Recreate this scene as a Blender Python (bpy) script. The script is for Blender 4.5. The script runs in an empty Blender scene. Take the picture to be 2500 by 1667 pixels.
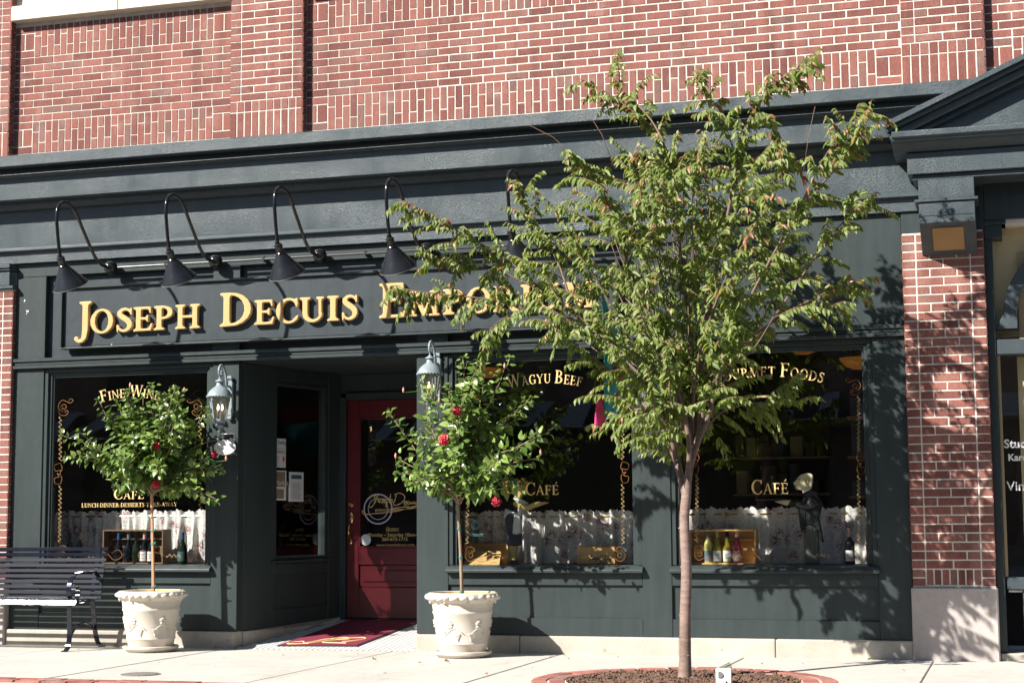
import bpy, bmesh, math, random
import numpy as np
from mathutils import Vector, Matrix, Euler
RNG = random.Random(7)
SC = bpy.context.scene
COL = SC.collection
PI = math.pi

# ------------------------------------------------------------------ camera
CAM_F, CAM_D, CAM_H = 4057.0, 13.1347, 1.055          # focal (px of a 2500 px frame), distance to the facade, eye height
CAM_YAW, CAM_PITCH, CAM_ROLL = math.radians(16.77975), math.radians(6.2), math.radians(-0.38906)
def cam_axes():
    sy, cy, sp, cp = math.sin(CAM_YAW), math.cos(CAM_YAW), math.sin(CAM_PITCH), math.cos(CAM_PITCH)
    f = Vector((-sy*cp, cy*cp, sp)); r = Vector((cy, sy, 0)); u = r.cross(f)
    c, s = math.cos(CAM_ROLL), math.sin(CAM_ROLL)
    return c*r+s*u, -s*r+c*u, f
CR, CU, CF = cam_axes()
CC = Vector((0, -CAM_D, CAM_H))
cam_data = bpy.data.cameras.new('camera')
cam = bpy.data.objects.new('camera', cam_data); COL.objects.link(cam)
cam_data.sensor_width = 36; cam_data.lens = CAM_F/2500*36
cam_data.clip_start = 0.1; cam_data.clip_end = 600
cam.matrix_world = Matrix(((CR.x, CU.x, -CF.x, CC.x), (CR.y, CU.y, -CF.y, CC.y), (CR.z, CU.z, -CF.z, CC.z), (0, 0, 0, 1)))
SC.camera = cam

# ------------------------------------------------------------------ sun and sky
SUN_DIR = Vector((0.90, 1.0, -1.0)).normalized()     # the way the light travels
sun_el = math.asin(-SUN_DIR.z)
world = bpy.data.worlds.new('World'); SC.world = world; world.use_nodes = True
wn = world.node_tree.nodes; wl = world.node_tree.links
bg = wn['Background']; sky = wn.new('ShaderNodeTexSky'); sky.sky_type = 'NISHITA'; sky.sun_disc = False
sky.sun_elevation = sun_el
sky.sun_rotation = math.atan2(-SUN_DIR.x, -SUN_DIR.y)  # clockwise from +Y, towards the sun
sky.air_density = 1.0; sky.dust_density = 0.4; sky.ozone_density = 1.2
wl.new(sky.outputs[0], bg.inputs[0]); bg.inputs[1].default_value = 0.05
sl = bpy.data.lights.new('sun', 'SUN'); sl.energy = 5.0; sl.angle = math.radians(0.53); sl.color = (1.0, 0.95, 0.87)
so = bpy.data.objects.new('sun', sl); COL.objects.link(so)
so.rotation_euler = SUN_DIR.to_track_quat('-Z', 'Y').to_euler(); so.location = (-8, -8, 12)
SC.view_settings.view_transform = 'Standard'; SC.view_settings.look = 'None'
SC.view_settings.exposure = 1.2; SC.view_settings.gamma = 1.0; SC.view_settings.use_curve_mapping = False
SC.render.engine = 'CYCLES'
SC.cycles.max_bounces = 8; SC.cycles.transparent_max_bounces = 16
SC.cycles.use_denoising = True

# ------------------------------------------------------------------ measuring helpers
def ray(px, py): return CF + CR*((px-1250)/CAM_F) + CU*((833.5-py)/CAM_F)
def P(px, py, y=0.0):            # the point of the depth plane y = const. seen at a spot of the photograph
    d = ray(px, py); return CC + d*((y+CAM_D)/d.y)
def G(px, py, z=0.0):
    d = ray(px, py); return CC + d*((z-CAM_H)/d.z)
def PL(px, py, p0, n):           # the point of a slanted plane
    d = ray(px, py); return CC + d*((p0-CC).dot(n)/d.dot(n))
def proj(p):
    q = p-CC; w = q.dot(CF); return 1250+CAM_F*q.dot(CR)/w, 833.5-CAM_F*q.dot(CU)/w, w

# ------------------------------------------------------------------ mesh helpers
class MB:
    def __init__(s): s.v = []; s.f = []
    def add(s, vs, fs):
        o = len(s.v); s.v += [tuple(v) for v in vs]; s.f += [tuple(i+o for i in f) for f in fs]; return s
    def box(s, x0, x1, y0, y1, z0, z1):
        return s.add([(x0,y0,z0),(x1,y0,z0),(x1,y1,z0),(x0,y1,z0),(x0,y0,z1),(x1,y0,z1),(x1,y1,z1),(x0,y1,z1)],
                     [(0,3,2,1),(4,5,6,7),(0,1,5,4),(1,2,6,5),(2,3,7,6),(3,0,4,7)])
    def obox(s, c, ax, ay, az):   # box from a centre and three half-axes
        c, ax, ay, az = Vector(c), Vector(ax), Vector(ay), Vector(az); vs = []
        for k in (-1, 1):
            for i, j in ((-1,-1),(1,-1),(1,1),(-1,1)): vs.append(c+ax*i+ay*j+az*k)
        return s.add(vs, [(0,3,2,1),(4,5,6,7),(0,1,5,4),(1,2,6,5),(2,3,7,6),(3,0,4,7)])
    def bar(s, a, b, w, h, up=(0,0,1)):
        a, b = Vector(a), Vector(b); d = b-a; l = d.length; d.normalize(); up = Vector(up)
        x = d.cross(up)
        if x.length < 1e-4: x = d.cross(Vector((0,1,0)))
        x.normalize(); z = x.cross(d)
        return s.obox((a+b)/2, d*(l/2), x*(w/2), z*(h/2))
    def tube(s, pts, r, n=8, cap=True):
        pts = [Vector(p) for p in pts]; N = len(pts); rs = r if isinstance(r, (list, tuple)) else [r]*N
        o = len(s.v); ref = None
        for i, p in enumerate(pts):
            t = (pts[min(i+1, N-1)]-pts[max(i-1, 0)]); t = t.normalized() if t.length > 1e-9 else Vector((0,0,1))
            if ref is None:
                ref = t.orthogonal().normalized()
            else:
                ref = ref - t*ref.dot(t)
                ref = ref.normalized() if ref.length > 1e-6 else t.orthogonal().normalized()
            b = t.cross(ref)
            for k in range(n):
                a = 2*PI*k/n; s.v.append(tuple(p + (ref*math.cos(a)+b*math.sin(a))*rs[i]))
        for i in range(N-1):
            for k in range(n):
                k2 = (k+1) % n; s.f.append((o+i*n+k, o+i*n+k2, o+(i+1)*n+k2, o+(i+1)*n+k))
        if cap: s.f.append(tuple(o+k for k in range(n))[::-1]); s.f.append(tuple(o+(N-1)*n+k for k in range(n)))
        return s
    def lathe(s, prof, c=(0,0,0), n=32, M=None, close=False):
        o = len(s.v); c = Vector(c); m = len(prof)
        for (r, z) in prof:
            for k in range(n):
                a = 2*PI*k/n; p = Vector((r*math.cos(a), r*math.sin(a), z)); p = (M @ p if M else p)+c; s.v.append(tuple(p))
        for i in range(m-1):
            for k in range(n):
                k2 = (k+1) % n; s.f.append((o+i*n+k, o+i*n+k2, o+(i+1)*n+k2, o+(i+1)*n+k))
        if close:
            s.f.append(tuple(o+k for k in range(n))[::-1]); s.f.append(tuple(o+(m-1)*n+k for k in range(n)))
        return s
    def ball(s, c, r, n=8, m=6, sq=(1,1,1)):
        prof = [(max(1e-4, math.sin(PI*i/m)), -math.cos(PI*i/m)) for i in range(m+1)]
        return s.lathe(prof, c, n, Matrix.Diagonal((r*sq[0], r*sq[1], r*sq[2])), False)
    def prism(s, pts, y0, y1):    # outline in X and Z, thickness along Y
        n = len(pts); a = sum(pts[i][0]*pts[(i+1)%n][1]-pts[(i+1)%n][0]*pts[i][1] for i in range(n))
        if a < 0: pts = pts[::-1]
        vs = [(p[0], y0, p[1]) for p in pts]+[(p[0], y1, p[1]) for p in pts]
        return s.add(vs, [tuple(range(n)), tuple(range(2*n-1, n-1, -1))]+[(i, i+n, (i+1)%n+n, (i+1)%n) for i in range(n)])
    def extr(s, prof, x0, x1):    # profile in (y, z) run along X
        n = len(prof); vs = [(x0, p[0], p[1]) for p in prof]+[(x1, p[0], p[1]) for p in prof]
        return s.add(vs, [tuple(range(n)), tuple(range(2*n-1, n-1, -1))]+[(i, i+n, (i+1)%n+n, (i+1)%n) for i in range(n)])
    def build(s, name, mat, parent=None, bevel=0.0, smooth=False, auto=None, seg=1):
        me = bpy.data.meshes.new(name); me.from_pydata(s.v, [], s.f)
        bm = bmesh.new(); bm.from_mesh(me)
        bmesh.ops.recalc_face_normals(bm, faces=bm.faces)
        if bevel:
            es = [e for e in bm.edges if len(e.link_faces) == 2 and e.calc_face_angle(0) > 0.5]
            bmesh.ops.bevel(bm, geom=es, offset=bevel, segments=seg, affect='EDGES', profile=0.5, clamp_overlap=True)
        bm.to_mesh(me); bm.free()
        if smooth:
            me.polygons.foreach_set('use_smooth', [True]*len(me.polygons))
            if auto: me.set_sharp_from_angle(angle=math.radians(auto))
        if isinstance(mat, (list, tuple)):
            for m in mat: me.materials.append(m)
        elif mat: me.materials.append(mat)
        return link(name, me, parent)
def link(name, me, parent=None):
    o = bpy.data.objects.new(name, me); COL.objects.link(o)
    if parent is not None:
        o.parent = parent
        o.matrix_parent_inverse = Matrix.Identity(4)
        off = Vector((0,0,0)); q = parent
        while q is not None: off += q.location; q = q.parent
        o.location = -off                 # meshes are written in world coordinates; parents carry no rotation
    return o
def tag(o, label=None, cat=None, group=None, kind=None):
    if label: o['label'] = label
    if cat: o['category'] = cat
    if group: o['group'] = group
    if kind: o['kind'] = kind
    return o
def thing(name, loc, label, cat, group=None):
    o = bpy.data.objects.new(name, None); o.empty_display_size = 0.1; COL.objects.link(o); o.location = loc
    return tag(o, label, cat, group)
def copy_tree(o, parent=None, delta=None):
    c = o.copy(); COL.objects.link(c)
    if parent is not None: c.parent = parent
    if delta is not None: c.location = o.location + Vector(delta)
    for ch in list(o.children): copy_tree(ch, c)
    return c

# ------------------------------------------------------------------ materials
def nt(name):
    m = bpy.data.materials.new(name); m.use_nodes = True; t = m.node_tree
    return m, t.nodes, t.links, t.nodes['Principled BSDF']
def N(n, kind, **kw):
    x = n.new(kind)
    for k, v in kw.items():
        if hasattr(x, k): setattr(x, k, v)
    return x
def noise(n, l, scale, detail=4, rough=0.55, stretch=None, obj=True):
    tc = n.new('ShaderNodeTexCoord'); t = n.new('ShaderNodeTexNoise')
    t.inputs['Scale'].default_value = scale; t.inputs['Detail'].default_value = detail; t.inputs['Roughness'].default_value = rough
    src = tc.outputs['Object']
    if stretch:
        mp = n.new('ShaderNodeMapping'); mp.inputs['Scale'].default_value = stretch; l.new(src, mp.inputs[0]); src = mp.outputs[0]
    l.new(src, t.inputs['Vector']); return t
def ramp(n, l, src, stops):
    r = n.new('ShaderNodeValToRGB'); e = r.color_ramp.elements
    while len(e) < len(stops): e.new(0.5)
    for i, (p, c) in enumerate(stops):
        e[i].position = p; e[i].color = (*c, 1) if len(c) == 3 else c
    l.new(src, r.inputs[0]); return r
def bump(n, l, src, strength, dist, into, prev=None):
    b = n.new('ShaderNodeBump'); b.inputs['Strength'].default_value = strength; b.inputs['Distance'].default_value = dist
    l.new(src, b.inputs['Height'])
    if prev: l.new(prev.outputs[0], b.inputs['Normal'])
    l.new(b.outputs[0], into); return b
def sset(b, **kw):
    for k, v in kw.items():
        b.inputs[k].default_value = v
def mixcol(n, l, fac, a, b, mode='MIX'):
    x = n.new('ShaderNodeMix'); x.data_type = 'RGBA'; x.blend_type = mode
    for sock, val in ((x.inputs[0], fac), (x.inputs[6], a), (x.inputs[7], b)):
        if hasattr(val, 'is_linked') or hasattr(val, 'node'): l.new(val, sock)
        elif isinstance(val, (int, float)): sock.default_value = val
        else: sock.default_value = (*val, 1)
    return x.outputs[2]
def plain(name, col, rough=0.5, metal=0.0, var=0.12, scale=9, bmp=0.0, bscale=60, spec=None, stretch=None, bdist=0.002):
    m, n, l, b = nt(name)
    t = noise(n, l, scale, 5, 0.6, stretch)
    c0 = tuple(max(0, c*(1-var)) for c in col); c1 = tuple(min(1, c*(1+var)) for c in col)
    r = ramp(n, l, t.outputs[0], [(0.3, c0), (0.7, c1)]); l.new(r.outputs[0], b.inputs['Base Color'])
    sset(b, Roughness=rough, Metallic=metal)
    if spec is not None: b.inputs['Specular IOR Level'].default_value = spec
    if bmp:
        t2 = noise(n, l, bscale, 4, 0.6, stretch); bump(n, l, t2.outputs[0], bmp, bdist, b.inputs['Normal'])
    return m
def paint_mat(name, col, rough, peel=0.5, dents=0.0, spec=0.5):
    m, n, l, b = nt(name); b.inputs['Specular IOR Level'].default_value = spec
    big = noise(n, l, 1.3, 5, 0.6); fine = noise(n, l, 14, 6, 0.65); streak = noise(n, l, 2.0, 4, 0.6, (6, 6, 0.5))
    r = ramp(n, l, big.outputs[0], [(0.25, tuple(c*0.92 for c in col)), (0.75, tuple(c*1.07 for c in col))])
    r2 = ramp(n, l, streak.outputs[0], [(0.35, (0.9, 0.9, 0.9)), (0.68, (1.1, 1.1, 1.1))])
    c = mixcol(n, l, 1.0, r.outputs[0], r2.outputs[0], 'MULTIPLY')
    dirt = noise(n, l, 90, 3, 0.6); rd = ramp(n, l, dirt.outputs[0], [(0.74, (0, 0, 0)), (0.8, (1, 1, 1))])
    fac = n.new('ShaderNodeMath'); fac.operation = 'MULTIPLY'; fac.inputs[1].default_value = 0.3; l.new(rd.outputs[0], fac.inputs[0])
    c = mixcol(n, l, fac.outputs[0], c, (0.3, 0.31, 0.3)); l.new(c, b.inputs['Base Color'])
    rr = ramp(n, l, fine.outputs[0], [(0.3, (rough-0.03,)*3), (0.7, (rough+0.05,)*3)]); l.new(rr.outputs[0], b.inputs['Roughness'])
    prev = None
    if dents:
        dn = noise(n, l, 1.6, 2, 0.4, (1, 1, 1.6)); bb = n.new('ShaderNodeBump'); bb.inputs['Strength'].default_value = dents
        bb.inputs['Distance'].default_value = 0.06; l.new(dn.outputs[0], bb.inputs['Height']); prev = bb
    pn = noise(n, l, 85, 5, 0.7); mask = noise(n, l, 2.6, 3, 0.6)
    pk = ramp(n, l, pn.outputs[0], [(0.48, (0, 0, 0)), (0.56, (1, 1, 1))]); mk = ramp(n, l, mask.outputs[0], [(0.35, (0.25,)*3), (0.7, (1, 1, 1))])
    pm = mixcol(n, l, 1.0, pk.outputs[0], mk.outputs[0], 'MULTIPLY')
    bump(n, l, pm, peel, 0.004, b.inputs['Normal'], prev)
    return m
M = {}
M['paint'] = paint_mat('dark_green_paint', (0.031, 0.042, 0.043), 0.40, 0.12, spec=0.3)
M['tin'] = paint_mat('weathered_tin_paint', (0.047, 0.062, 0.070), 0.33, 0.28, 0.14, spec=0.45)
M['panel'] = paint_mat('sign_panel_paint', (0.034, 0.044, 0.050), 0.38, 0.08, spec=0.35)

def brick_mat(name, light=1.0):
    m, n, l, b = nt(name)
    oi = n.new('ShaderNodeObjectInfo'); ge = n.new('ShaderNodeNewGeometry')
    ad = n.new('ShaderNodeMath'); ad.operation = 'ADD'; l.new(oi.outputs['Random'], ad.inputs[0]); l.new(ge.outputs['Random Per Island'], ad.inputs[1])
    fr = n.new('ShaderNodeMath'); fr.operation = 'FRACT'; l.new(ad.outputs[0], fr.inputs[0])
    k = light
    r = ramp(n, l, fr.outputs[0], [(0.0, (0.16*k, 0.060*k, 0.050*k)), (0.3, (0.225*k, 0.085*k, 0.068*k)), (0.6, (0.275*k, 0.107*k, 0.085*k)), (0.88, (0.245*k, 0.112*k, 0.09*k)), (1.0, (0.175*k, 0.098*k, 0.082*k))])
    wpos = ge.outputs['Position']
    g = n.new('ShaderNodeTexNoise'); g.inputs['Scale'].default_value = 150; g.inputs['Detail'].default_value = 4; l.new(wpos, g.inputs['Vector'])
    mp = n.new('ShaderNodeMapping'); mp.inputs['Scale'].default_value = (210, 210, 24); l.new(wpos, mp.inputs[0])
    wv = n.new('ShaderNodeTexNoise'); wv.inputs['Scale'].default_value = 1.0; wv.inputs['Detail'].default_value = 3; l.new(mp.outputs[0], wv.inputs['Vector'])
    r2 = ramp(n, l, g.outputs[0], [(0.3, (0.74,)*3), (0.7, (1.22,)*3)])
    c = mixcol(n, l, 1.0, r.outputs[0], r2.outputs[0], 'MULTIPLY')
    r3 = ramp(n, l, wv.outputs[0], [(0.3, (0.8,)*3), (0.7, (1.15,)*3)])
    c = mixcol(n, l, 1.0, c, r3.outputs[0], 'MULTIPLY')
    ef = n.new('ShaderNodeTexNoise'); ef.inputs['Scale'].default_value = 5; ef.inputs['Detail'].default_value = 5; l.new(wpos, ef.inputs['Vector'])
    re = ramp(n, l, ef.outputs[0], [(0.55, (0,)*3), (0.8, (0.35,)*3)])
    c = mixcol(n, l, re.outputs[0], c, (0.42, 0.30, 0.26))
    m2 = n.new('ShaderNodeMapping'); m2.inputs['Scale'].default_value = (7, 7, 0.7); l.new(wpos, m2.inputs[0])
    so_ = n.new('ShaderNodeTexNoise'); so_.inputs['Scale'].default_value = 1.0; so_.inputs['Detail'].default_value = 5; l.new(m2.outputs[0], so_.inputs['Vector'])
    rso = ramp(n, l, so_.outputs[0], [(0.5, (1, 1, 1)), (0.72, (0.72, 0.70, 0.70))])
    c = mixcol(n, l, 1.0, c, rso.outputs[0], 'MULTIPLY'); l.new(c, b.inputs['Base Color'])
    sset(b, Roughness=0.85); b.inputs['Specular IOR Level'].default_value = 0.3
    bb = bump(n, l, wv.outputs[0], 0.7, 0.004, b.inputs['Normal'])
    return m
M['brick'] = brick_mat('rug_faced_red_brick')
M['paver'] = brick_mat('red_paver', 1.45)
M['mortar'] = plain('pale_mortar', (0.60, 0.55, 0.485), 0.95, var=0.12, scale=14, bmp=0.8, bscale=120, bdist=0.006)
M['stone'] = plain('buff_limestone', (0.62, 0.55, 0.44), 0.85, var=0.07, scale=5, bmp=0.2, bscale=120)
def concrete_mat(name, col, stain=0.3):
    m, n, l, b = nt(name)
    big = noise(n, l, 1.1, 6, 0.65); fine = noise(n, l, 190, 3, 0.6); mid = noise(n, l, 9, 5, 0.65)
    r = ramp(n, l, big.outputs[0], [(0.3, tuple(c*(1-stain) for c in col)), (0.6, col), (0.8, tuple(min(1, c*1.06) for c in col))])
    r2 = ramp(n, l, fine.outputs[0], [(0.3, (0.84,)*3), (0.7, (1.08,)*3)])
    r3 = ramp(n, l, mid.outputs[0], [(0.3, (0.9,)*3), (0.65, (1.04,)*3)])
    c = mixcol(n, l, 1.0, r.outputs[0], r2.outputs[0], 'MULTIPLY'); c = mixcol(n, l, 1.0, c, r3.outputs[0], 'MULTIPLY')
    l.new(c, b.inputs['Base Color']); sset(b, Roughness=0.9)
    bump(n, l, fine.outputs[0], 0.35, 0.002, b.inputs['Normal'])
    tc = n.new('ShaderNodeTexCoord'); v = n.new('ShaderNodeTexVoronoi'); v.inputs['Scale'].default_value = 3.2; l.new(tc.outputs['Object'], v.inputs[0])
    sp = ramp(n, l, v.outputs['Distance'], [(0.03, (0.72,)*3), (0.06, (1, 1, 1))])
    st = noise(n, l, 2.3, 6, 0.7, (1, 0.5, 1)); rs = ramp(n, l, st.outputs[0], [(0.58, (1, 1, 1)), (0.72, (0.84, 0.80, 0.74))])
    c = mixcol(n, l, 1.0, c, sp.outputs[0], 'MULTIPLY'); c = mixcol(n, l, 1.0, c, rs.outputs[0], 'MULTIPLY'); l.new(c, b.inputs['Base Color'])
    return m
M['concrete'] = concrete_mat('sidewalk_concrete', (0.50, 0.474, 0.43), 0.14)
M['plinth'] = concrete_mat('plinth_concrete', (0.46, 0.42, 0.36), 0.25)
M['greystone'] = concrete_mat('grey_base_stone', (0.45, 0.40, 0.38), 0.12)
M['asphalt'] = plain('asphalt', (0.05, 0.05, 0.052), 0.9, var=0.3, scale=20, bmp=0.4, bscale=150)
M['gold'] = plain('gold_paint', (0.53, 0.355, 0.155), 0.34, var=0.05, scale=20)
M['goldside'] = plain('bronze_paint', (0.16, 0.08, 0.02), 0.5)
M['goldleaf'] = plain('gold_leaf', (0.66, 0.46, 0.20), 0.4, var=0.08, scale=40)
M['copper'] = plain('copper_line', (0.33, 0.15, 0.05), 0.4)
M['black'] = plain('gloss_black_enamel', (0.012, 0.012, 0.013), 0.16, var=0.2)
M['blackpipe'] = plain('black_pipe', (0.05, 0.05, 0.052), 0.22, var=0.2)
M['bench'] = plain('bench_enamel', (0.008, 0.009, 0.016), 0.12, var=0.2)
M['lantern'] = plain('verdigris_lantern', (0.21, 0.255, 0.275), 0.45, var=0.15, scale=25, bmp=0.3, bscale=50)
M['white'] = plain('white_paint', (0.78, 0.77, 0.74), 0.5, var=0.04)
M['paper'] = plain('paper', (0.62, 0.63, 0.64), 0.8, var=0.03)
M['print'] = plain('grey_print', (0.14, 0.14, 0.15), 0.8)
M['kraft'] = plain('brown_print', (0.22, 0.16, 0.10), 0.8)
M['orange'] = plain('orange_print', (0.5, 0.09, 0.03), 0.8)
M['teal'] = plain('dark_teal_print', (0.03, 0.09, 0.09), 0.7)
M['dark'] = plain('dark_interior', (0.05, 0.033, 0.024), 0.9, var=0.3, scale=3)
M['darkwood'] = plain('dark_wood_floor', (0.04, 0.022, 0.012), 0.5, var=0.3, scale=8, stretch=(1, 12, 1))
M['shelfgoods'] = plain('shelf_goods', (0.20, 0.17, 0.10), 0.7, var=0.5, scale=6)
M['red'] = plain('burgundy_door_paint', (0.10, 0.007, 0.013), 0.32, var=0.08)
M['mat'] = plain('burgundy_mat', (0.17, 0.010, 0.035), 0.95, var=0.12, scale=60, bmp=0.5, bscale=260)
M['rubber'] = plain('black_rubber', (0.02, 0.02, 0.02), 0.8)
M['brass'] = plain('brass', (0.70, 0.47, 0.18), 0.25, metal=1.0, var=0.1)
M['pot'] = plain('cream_planter', (0.575, 0.52, 0.445), 0.72, var=0.07, scale=6, bmp=0.15, bscale=90)
M['potin'] = plain('planter_inside', (0.55, 0.36, 0.13), 0.7)
M['shadepine'] = plain('shaded_box_wood', (0.17, 0.10, 0.045), 0.6, var=0.15, scale=7, stretch=(1, 1, 14))  # box wood with the shade of the left window put into its colour
M['soil'] = plain('potting_soil', (0.085, 0.05, 0.032), 0.95, var=0.5, scale=45, bmp=1.0, bscale=70, bdist=0.012)
M['mulch'] = plain('mulch', (0.13, 0.075, 0.05), 0.95, var=0.5, scale=60, bmp=1.0, bscale=90, bdist=0.012)
M['pine'] = plain('pine_wood', (0.60, 0.37, 0.14), 0.55, var=0.12, scale=7, stretch=(1, 1, 14))
M['stake'] = plain('cedar_stake', (0.44, 0.22, 0.12), 0.75, var=0.15, scale=8, stretch=(8, 8, 0.6))
M['tie'] = plain('green_tie', (0.03, 0.20, 0.16), 0.5)
M['skin'] = plain('painted_skin', (0.46, 0.36, 0.13), 0.6, var=0.08)
M['pale'] = plain('painted_pale_face', (0.62, 0.55, 0.34), 0.6, var=0.08)
M['navy'] = plain('navy_paint', (0.012, 0.016, 0.035), 0.5)
M['coat'] = plain('charcoal_paint', (0.016, 0.018, 0.017), 0.5)
M['stripe'] = plain('grey_trouser_paint', (0.10, 0.11, 0.09), 0.6, var=0.5, scale=30, stretch=(3, 3, 0.1))
M['apron'] = plain('pale_blue_white', (0.55, 0.62, 0.64), 0.6)
M['hair'] = plain('golden_hair', (0.40, 0.22, 0.05), 0.5, var=0.4, scale=50)
M['cream'] = plain('cream_board', (0.62, 0.50, 0.27), 0.6, var=0.04)
M['tan'] = plain('tan_panel', (0.30, 0.23, 0.12), 0.5, var=0.05)
M['amber'] = plain('amber_lens', (0.30, 0.18, 0.07), 0.4, var=0.06)
M['steel'] = plain('dark_cover', (0.16, 0.15, 0.14), 0.6, var=0.3, scale=60)
M['tilew'] = plain('white_tile', (0.60, 0.59, 0.58), 0.35, var=0.05, scale=30)
M['tileb'] = plain('dark_tile', (0.05, 0.05, 0.055), 0.4)
M['grout'] = plain('grout', (0.36, 0.35, 0.33), 0.9)
M['bark'] = plain('smooth_bark', (0.20, 0.135, 0.11), 0.8, var=0.3, scale=12, stretch=(1, 1, 3.5), bmp=0.7, bscale=60, bdist=0.003)
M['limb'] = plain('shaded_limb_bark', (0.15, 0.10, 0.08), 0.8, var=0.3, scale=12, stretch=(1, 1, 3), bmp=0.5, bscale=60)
M['twig'] = plain('reddish_twig', (0.17, 0.09, 0.06), 0.7, var=0.25, scale=30)
M['stem'] = plain('hibiscus_stem', (0.25, 0.18, 0.12), 0.85, var=0.2, scale=20, bmp=0.5, bscale=60)
M['petal'] = plain('red_petal', (0.42, 0.004, 0.02), 0.5, var=0.3, scale=30)
M['bud'] = plain('pink_bud', (0.62, 0.28, 0.22), 0.6)
def leaf_mat(name, cols, trans=0.28, rough=0.42):
    m, n, l, b = nt(name); out = n['Material Output']
    oi = n.new('ShaderNodeObjectInfo'); ge = n.new('ShaderNodeNewGeometry')
    ad = n.new('ShaderNodeMath'); ad.operation = 'ADD'; l.new(oi.outputs['Random'], ad.inputs[0]); l.new(ge.outputs['Random Per Island'], ad.inputs[1])
    fr = n.new('ShaderNodeMath'); fr.operation = 'FRACT'; l.new(ad.outputs[0], fr.inputs[0])
    r = ramp(n, l, fr.outputs[0], [(i/(len(cols)-1), c) for i, c in enumerate(cols)])
    g = n.new('ShaderNodeTexNoise'); g.inputs['Scale'].default_value = 60; l.new(ge.outputs['Position'], g.inputs['Vector'])
    r2 = ramp(n, l, g.outputs[0], [(0.3, (0.78,)*3), (0.7, (1.2,)*3)])
    c = mixcol(n, l, 1.0, r.outputs[0], r2.outputs[0], 'MULTIPLY'); l.new(c, b.inputs['Base Color'])
    sset(b, Roughness=rough)
    t = n.new('ShaderNodeBsdfTranslucent'); c2 = mixcol(n, l, 1.0, c, (1.25, 1.35, 0.6), 'MULTIPLY'); l.new(c2, t.inputs[0])
    mx = n.new('ShaderNodeMixShader'); mx.inputs[0].default_value = trans
    l.new(b.outputs[0], mx.inputs[1]); l.new(t.outputs[0], mx.inputs[2]); l.new(mx.outputs[0], out.inputs[0]); return m
M['leaf'] = leaf_mat('tree_leaf', [(0.115, 0.168, 0.036), (0.165, 0.225, 0.05), (0.215, 0.27, 0.07), (0.27, 0.30, 0.10)], 0.45, 0.5)
M['autumn'] = leaf_mat('tinted_leaf', [(0.15, 0.16, 0.04), (0.24, 0.18, 0.06), (0.32, 0.15, 0.06), (0.30, 0.085, 0.05)])
M['hleaf'] = leaf_mat('hibiscus_leaf', [(0.08, 0.14, 0.036), (0.115, 0.19, 0.044), (0.155, 0.235, 0.06), (0.26, 0.35, 0.09)], 0.22, 0.30)
def glass_mat(name, tint=(0.88, 0.90, 0.90), ior=1.5, rough=0.0, gain=1.0):
    m = bpy.data.materials.new(name); m.use_nodes = True; n = m.node_tree.nodes; l = m.node_tree.links; n.clear()
    o = n.new('ShaderNodeOutputMaterial'); t = n.new('ShaderNodeBsdfTransparent'); t.inputs[0].default_value = (*tint, 1)
    g = n.new('ShaderNodeBsdfGlossy'); g.inputs['Roughness'].default_value = rough
    tc = n.new('ShaderNodeTexCoord'); wv = n.new('ShaderNodeTexNoise'); wv.inputs['Scale'].default_value = 1.2; l.new(tc.outputs['Object'], wv.inputs[0])
    b = n.new('ShaderNodeBump'); b.inputs['Strength'].default_value = 0.12; b.inputs['Distance'].default_value = 0.02; l.new(wv.outputs[0], b.inputs['Height']); l.new(b.outputs[0], g.inputs['Normal'])
    f = n.new('ShaderNodeFresnel'); ge = n.new('ShaderNodeNewGeometry'); iv = n.new('ShaderNodeMapRange'); iv.inputs['To Min'].default_value = ior; iv.inputs['To Max'].default_value = 1/ior; l.new(ge.outputs['Backfacing'], iv.inputs['Value']); l.new(iv.outputs[0], f.inputs[0])
    mu = n.new('ShaderNodeMath'); mu.operation = 'MULTIPLY'; mu.inputs[1].default_value = gain; mu.use_clamp = True; l.new(f.outputs[0], mu.inputs[0])
    mx = n.new('ShaderNodeMixShader'); l.new(mu.outputs[0], mx.inputs[0]); l.new(t.outputs[0], mx.inputs[1]); l.new(g.outputs[0], mx.inputs[2]); l.new(mx.outputs[0], o.inputs[0]); return m
M['glass'] = glass_mat('window_glass', (0.95, 0.96, 0.96), gain=1.5)
M['clear'] = glass_mat('seeded_lantern_glass', (0.80, 0.78, 0.74), rough=0.15, gain=1.0)
M['btl_green'] = plain('dark_green_bottle', (0.010, 0.016, 0.006), 0.08)
M['btl_black'] = plain('black_bottle', (0.006, 0.007, 0.012), 0.08)
M['btl_white'] = plain('white_wine_bottle', (0.50, 0.45, 0.14), 0.1)
M['btl_yellow'] = plain('golden_wine_bottle', (0.22, 0.17, 0.012), 0.06)
M['btl_rose'] = plain('rose_wine_bottle', (0.26, 0.022, 0.03), 0.06)
M['foil_grey'] = plain('grey_foil', (0.14, 0.17, 0.19), 0.35)
M['foil_blue'] = plain('blue_foil', (0.02, 0.08, 0.22), 0.3)
M['foil_gold'] = plain('olive_foil', (0.38, 0.34, 0.12), 0.4)
M['foil_pink'] = plain('pink_foil', (0.58, 0.36, 0.30), 0.4)
M['lbl_white'] = plain('white_label', (0.66, 0.66, 0.62), 0.7)
M['lbl_blue'] = plain('slate_label', (0.12, 0.16, 0.19), 0.7)
M['lbl_pink'] = plain('pinkish_label', (0.40, 0.25, 0.21), 0.7)
def emit(name, col, s):
    m = bpy.data.materials.new(name); m.use_nodes = True; n = m.node_tree.nodes; l = m.node_tree.links; n.clear()
    o = n.new('ShaderNodeOutputMaterial'); e = n.new('ShaderNodeEmission'); e.inputs[0].default_value = (*col, 1); e.inputs[1].default_value = s
    l.new(e.outputs[0], o.inputs[0]); return m
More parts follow.
